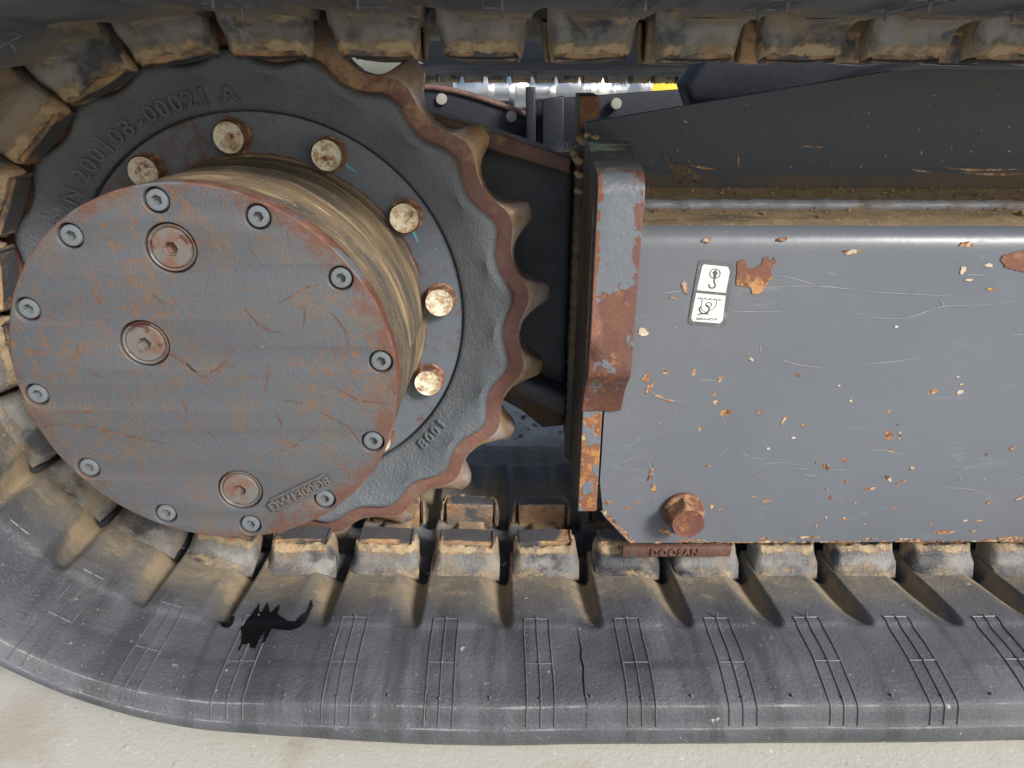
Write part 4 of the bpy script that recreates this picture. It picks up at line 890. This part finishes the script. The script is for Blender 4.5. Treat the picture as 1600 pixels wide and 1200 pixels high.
ob('barrel', br_, drive, label='cylindrical hub barrel streaked with pale dried mud')
fl = polar('flange', [(.116, .013), (.116, .0112), (.1190, .0104), (.1456, .0104), (.1462, .0109), (.1463, .0125), (.1463, .0160), (.158, .0165)], 160, 'flange', cap1=False)
ob('flange', fl, drive)
hb2 = polar('flange_bolt', [(.0126, .001), (.0126, -.0012), (.0120, -.0018), (hexr(.0122), -.0018), (hexr(.0122), -.0092), (hexr(.0119), -.0104), (.0104, -.0118), (.0100, -.0116), (.0095, -.0113), (.003, -.0112)], 48, ['bolt_side', 'bolt'], [0, 0, 0, 0, 0, 0, 1, 1, 1])
mk = glyphs('head_mark', '8.8', .0052, .0002, .0001, 'bolt')
for k in range(12):
    a = radians(125.12 - 30 * k); fb = ob('flange_bolt', hb2, drive, mw=Matrix.Translation((.130 * cos(a), .0104, .130 * sin(a))) @ Matrix.Rotation(k * 2.3, 4, 'Y'))
    for sx in (-1, 1): ob('head_mark', mk, fb, mw=Matrix.Translation((sx * .0052, -.0113, 0)) @ Matrix.Rotation(pi / 2 * sx, 4, 'Y'))
def strip(name, p0, p1, w0, w1, y, m, par):
    d = Vector((p1[0] - p0[0], p1[1] - p0[1])).normalized(); n_ = (-d.y, d.x)
    return ob(name, plate2d(name, [[(p0[0] + n_[0] * w0, p0[1] + n_[1] * w0), (p0[0] - n_[0] * w0, p0[1] - n_[1] * w0), (p1[0] - n_[0] * w1, p1[1] - n_[1] * w1), (p1[0] + n_[0] * w1, p1[1] + n_[1] * w1)]], .0004, 0, m), par, loc=(0, y, 0))
for ang, th in ((65.1, -35), (35.1, -68)):
    a = radians(ang); c = (.130 * cos(a), .130 * sin(a)); t = radians(th)
    strip('paint_mark', (c[0] + .0125 * cos(t), c[1] + .0125 * sin(t)), (c[0] + .0210 * cos(t), c[1] + .0210 * sin(t)), .0013, .0006, .0098, 'teal', drive)
# sprocket
TP = radians(5.0); NT = 21; PT = 2 * pi / NT
def ph(a): return ((a - TP) / PT + .5) % 1.0 - .5
def rface(a):
    p = ph(a); return .1783 + .0080 * (.5 + .5 * cos(2 * pi * p)) ** 1.25
def rout(a):
    p = ph(a); wv = .165 if p > 0 else .200
    tip = 1 / (1 + (abs(p + .01) / wv) ** 3.4)
    tip = min(tip * 1.06, 1) if tip < .94 else 1 - .03 * (abs(p) / .1) ** 2
    bumpn = noise.noise(Vector((cos(a) * 9, sin(a) * 9, 3))) * .0012
    return .1905 + (.0232 + bumpn) * tip
def rband(a): return min(rface(a) + .0118, rout(a) - .0006)
def ytip(a):
    p = ph(a); return -.0010 + .0085 * ss(rout(a) - rband(a), 0, .017) + .0012
def mixr(f0, f1, t): return lambda a: f0(a) * (1 - t) + f1(a) * t
def facer(d): return lambda a: rface(a) - d
yb = -.0012
rings = [(.1474, .024), (.1474, .010), (.1475, .0080), (.1480, .0070), (.1500, .0056), (.156, .0026), (.162, -.0008), (.1680, -.0046), (facer(.0075), -.0076), (facer(.0045), -.0078), (facer(.0025), -.0070),
         (facer(.0010), -.0052), (facer(.0000), -.0030), (lambda a: rface(a) + .0006, yb), (lambda a: rface(a) + .0012, yb - .0002),
         (mixr(rface, rband, .55), yb - .0002), (rband, yb), (mixr(rband, rout, .25), mixr(lambda a: yb, ytip, .15)), (mixr(rband, rout, .6), mixr(lambda a: yb, ytip, .5)), (mixr(rband, rout, .88), mixr(lambda a: yb, ytip, .85)),
         (rout, lambda a: ytip(a) + .0018), (lambda a: rout(a) + .0004, lambda a: .0075 + (ytip(a) - .002) * .3), (lambda a: rout(a) + .0004, .0165), (rout, .0225), (mixr(rband, rout, .7), .0255), (rband, .0275), (.16, .0275)]
fmr = [0] * 12 + [1] * 4 + [2] * 10
def tooth_mat(me):
    pass
spm = polar('sprocket', rings, NT * 40, ['cast', 'band', 'tooth'], fmr, cap1=False, auto=38)
spr = ob('sprocket', spm, drive, label='cast sprocket ring with worn rusty teeth and raised numbers')
def arc_text(txt, a0, da, r, y, size, flip=False, gap={}):
    parts = []; a = a0
    for i, ch in enumerate(txt):
        if ch != ' ':
            g = glyphs('g', ch, size, .0012, .0004, 'cast')
            t = radians(a); rot = (pi / 2 - t) if not flip else (pi / 2 - t) + pi; tl_ = Matrix.Rotation(radians(24 if not flip else -24), 4, 'X')
            parts.append((g, Matrix.Translation((r * cos(t), y, r * sin(t))) @ Matrix.Rotation(rot, 4, 'Y') @ tl_))
        a += da * (gap.get(ch, 1))
    return join_meshes('raised_numbers', parts, ['cast'])
ob('raised_numbers', arc_text('P/N 200108-00021 A', 152.5, -3.62, .1575, .0008, .0165, gap={' ': .75}), spr)
ob('raised_numbers', arc_text('8001', -44.6, 3.0, .1570, .0010, .0125, flip=True), spr)
# ---------------------------------------------------------------- things behind
# the machine's centre frame, seen above the guard
car = thing('centre_frame', 'dark blue black machine centre frame seen behind the sprocket', 'machine frame', (.3, .5, 0))
CO = Vector((-.3, -.5, 0))
def cpl(name, pts, y, dep, m='blackpaint', bev=.002, label=None): return ob(name, plate2d(name, [pts], dep, bev, m), car, loc=CO + Vector((0, y, 0)), label=label)
cpl('sloping_panel', [(.02, .163), (.0669, .1632), (.1054, .1613), (.1438, .152), (.2191, .1298), (.223, .1093), (.2181, .070), (.02, .070)], .50, .03)
cpl('vertical_post', [(.2085, .1650), (.2205, .1650), (.2225, .070), (.2105, .070)], .45, .03)
cpl('vertical_post', [(.2299, .1497), (.2577, .1544), (.2598, .070), (.2311, .070)], .455, .03)
cpl('rear_panel', [(.2225, .1455), (.2602, .1517), (.4493, .1652), (.5089, .1726), (.60, .18), (.60, .070), (.2233, .070)], .51, .03)
cpl('curved_cover', [(.372, .168), (.3819, .1462), (.4467, .1440), (.501, .1540), (.5638, .1744), (.66, .1914), (.66, .24), (.43, .24), (.395, .20)], .30, .04, bev=.01)
for x, z, r in ((.0964, .1494, .0075), (.1904, .128, .0075), (.2451, .1364, .007), (.3316, .1448, .0075)):
    b_ = polar('panel_bolt', [(r, .004), (r, -.004), (r * .9, -.006), (r * .4, -.0065)], 20, 'dullbolt')
    ob('panel_bolt', b_, car, loc=CO + Vector((x, .50, z)))
tb = [(.0 + i * .022, .498, .164 - max(0, i - 4) ** 1.35 * .0033) for i in range(11)]
ob('edge_trim', tube('edge_trim', [(x, y, z) for x, y, z in tb], .004, 'guardrust', 8), car, loc=CO)
ob('belly_plate', box('belly_plate', .02, 3.2, .92, 1.38, .207, .36, 'blackpaint', .012), car, loc=CO)
ob('slew_ring', box('slew_ring', .8, 2.4, .75, 1.35, .30, .64, 'blackpaint', .03), car, loc=CO)
house = thing('upper_body', 'grey upper body of the machine above the tracks, unseen, added for its shade', 'machine body', (1.4, .9, .66))  # out of view, added to keep sky light off the inner parts
ob('body_shell', box('body_shell', -1.3, 1.6, -.15, .95, 0, .8, 'paint', .06, 4), house)
# far rubber track of the machine
far = thing('rubber_track', 'far rubber belt track, dark lugs seen through the gap above', 'rubber track', (0, 1.62, 0))
ob('belt', belt_mesh(-25, 15, per=5, fine=False), far)
for k in range(-22, 12):
    mw = frame_at(k + .5)
    for sd in (1, -1): ob('guide_lug', lugs[sd][0], far, mw=mw)
# ribbed drum and coloured blocks, added to stand in for glare behind
prf = []
x0 = 0
R_ = [.050, .058, .064, .066, .040, .040, .062, .058, .030, .030, .058, .064, .066, .045, .066, .058, .036, .052, .062, .064]
drm = thing('standin_drum', 'ribbed metal drum added to stand in for shiny metal and glare behind', 'drum', (.461, 3.9, .155)); drm.scale = (1.3, 1.3, 1.3)
V = []; F = []; n = 40; rings_ = []
for i, r_ in enumerate(R_):
    rings_.append((i * .045 - .43, r_)); rings_.append((i * .045 - .41, r_))
for (x, r_) in rings_:
    for k in range(n): a = 2 * pi * k / n; V.append((x, r_ * 1.5 * cos(a), r_ * 1.5 * sin(a)))
for i in range(len(rings_) - 1):
    for k in range(n): l = (k + 1) % n; F.append((i * n + k, i * n + l, (i + 1) * n + l, (i + 1) * n + k))
F.append(tuple(range(n))); F.append(tuple((len(rings_) - 1) * n + k for k in range(n)))
ob('drum_shell', mesh('drum_shell', V, F, 'chrome', auto=40), drm)
ob('drum_stand', box('drum_stand', -.4, .4, -.06, .06, -.309, -.080, 'blackpaint', .01), drm)
yb_ = thing('glare_block', 'bright yellow block added for the yellow glare far behind', 'glare_block', (1.2, 4.6, -.2468)); yb_.scale = (1.3, 1.3, 1.3)
ob('block_body', box('block_body', -.16, .16, -.2, .2, 0, .52, 'yellow', .02), yb_)
ob('block_lid', box('block_lid', -.19, .19, -.22, .22, .515, .55, 'yellow', .015), yb_)
pb = thing('glare_block', 'pale green block beside the yellow one, also added for glare', 'glare_block', (2.36, 4.6, -.2468)); pb.scale = (1.3, 1.3, 1.3)
ob('block_body', box('block_body', -.3, .3, -.2, .2, 0, .60, 'palepaint', .02), pb)
ob('block_lid', box('block_lid', -.32, .32, -.22, .22, .595, .64, 'palepaint', .015), pb)
# pale fibre tuft on the guard
V = []; F = []
tuft = thing('cobweb_tuft', 'small tuft of pale fibres stuck on the black guard corner', 'cobweb', (.2265, .050, .117))
bm = bmesh.new()
for i in range(90):
    a = rnd.uniform(0, 2 * pi); e_ = rnd.uniform(.1, 1.4); L_ = rnd.uniform(.004, .011)
    p = Vector((rnd.uniform(-.006, .004), rnd.uniform(-.004, .004), 0)); d = Vector((cos(a) * cos(e_), sin(a) * cos(e_), sin(e_)))
    q = p + d * L_; sd_ = d.orthogonal().normalized() * .00018
    bend = Vector((rnd.uniform(-.003, .003), 0, 0)); m1 = (p + q) / 2 + bend
    vs = [bm.verts.new(c) for c in (p - sd_, p + sd_, m1 + sd_, m1 - sd_, q + sd_ * .3, q - sd_ * .3)]
    bm.faces.new((vs[0], vs[1], vs[2], vs[3])); bm.faces.new((vs[3], vs[2], vs[4], vs[5]))
me = bpy.data.meshes.new('fibres'); bm.to_mesh(me); bm.free(); me.materials.append(M['fluff']); ob('fibres', me, tuft)['kind'] = 'stuff'

# ---------------------------------------------------------------- ground
GZ = -.2468
V = []; F = []
def gline(a, b, n): return [a + (b - a) * i / n for i in range(n + 1)]
gx = [-60, -10, -3] + gline(-1, 1.6, 130) + [3, 10, 60]; gy = [-60, -10, -3] + gline(-1, 1.0, 100) + [3, 10, 80]
for y in gy:
    for x in gx: V.append((x, y, GZ + (noise.noise(Vector((x * 6, y * 6, 0))) * .0015 if abs(x) < 2 and abs(y) < 1.2 else 0)))
n = len(gx)
for j in range(len(gy) - 1):
    for i in range(n - 1): F.append((j * n + i, j * n + i + 1, (j + 1) * n + i + 1, (j + 1) * n + i))
g = ob('ground', mesh('ground', V, F, 'ground')); g['kind'] = 'structure'
# heap of crushed stone between the tracks
V = []; F = []; NX, NY = 200, 120
for j in range(NY + 1):
    for i in range(NX + 1):
        x = -.2 + 1.3 * i / NX; y = .235 + .75 * j / NY
        h = .026 * ss(y, .235, .34) * (1 - ss(y, .8, .98)) + noise.noise(Vector((x * 22, y * 22, 1))) * .012 + noise.noise(Vector((x * 70, y * 70, 7))) * .005 + abs(noise.noise(Vector((x * 9, y * 9, 4)))) * .022
        e_ = ss(y, .235, .26) * (1 - ss(y, .95, .985)) * ss(x, -.2, -.15) * (1 - ss(x, 1.05, 1.1))
        V.append((x, y, GZ - .004 + e_ * (h + .006)))
for j in range(NY):
    for i in range(NX): a = j * (NX + 1) + i; F.append((a, a + 1, a + NX + 2, a + NX + 1))
gv = ob('gravel', mesh('gravel', V, F, 'gravel')); gv['kind'] = 'stuff'
gv['label'] = 'grey crushed stone lying on the ground behind the track'
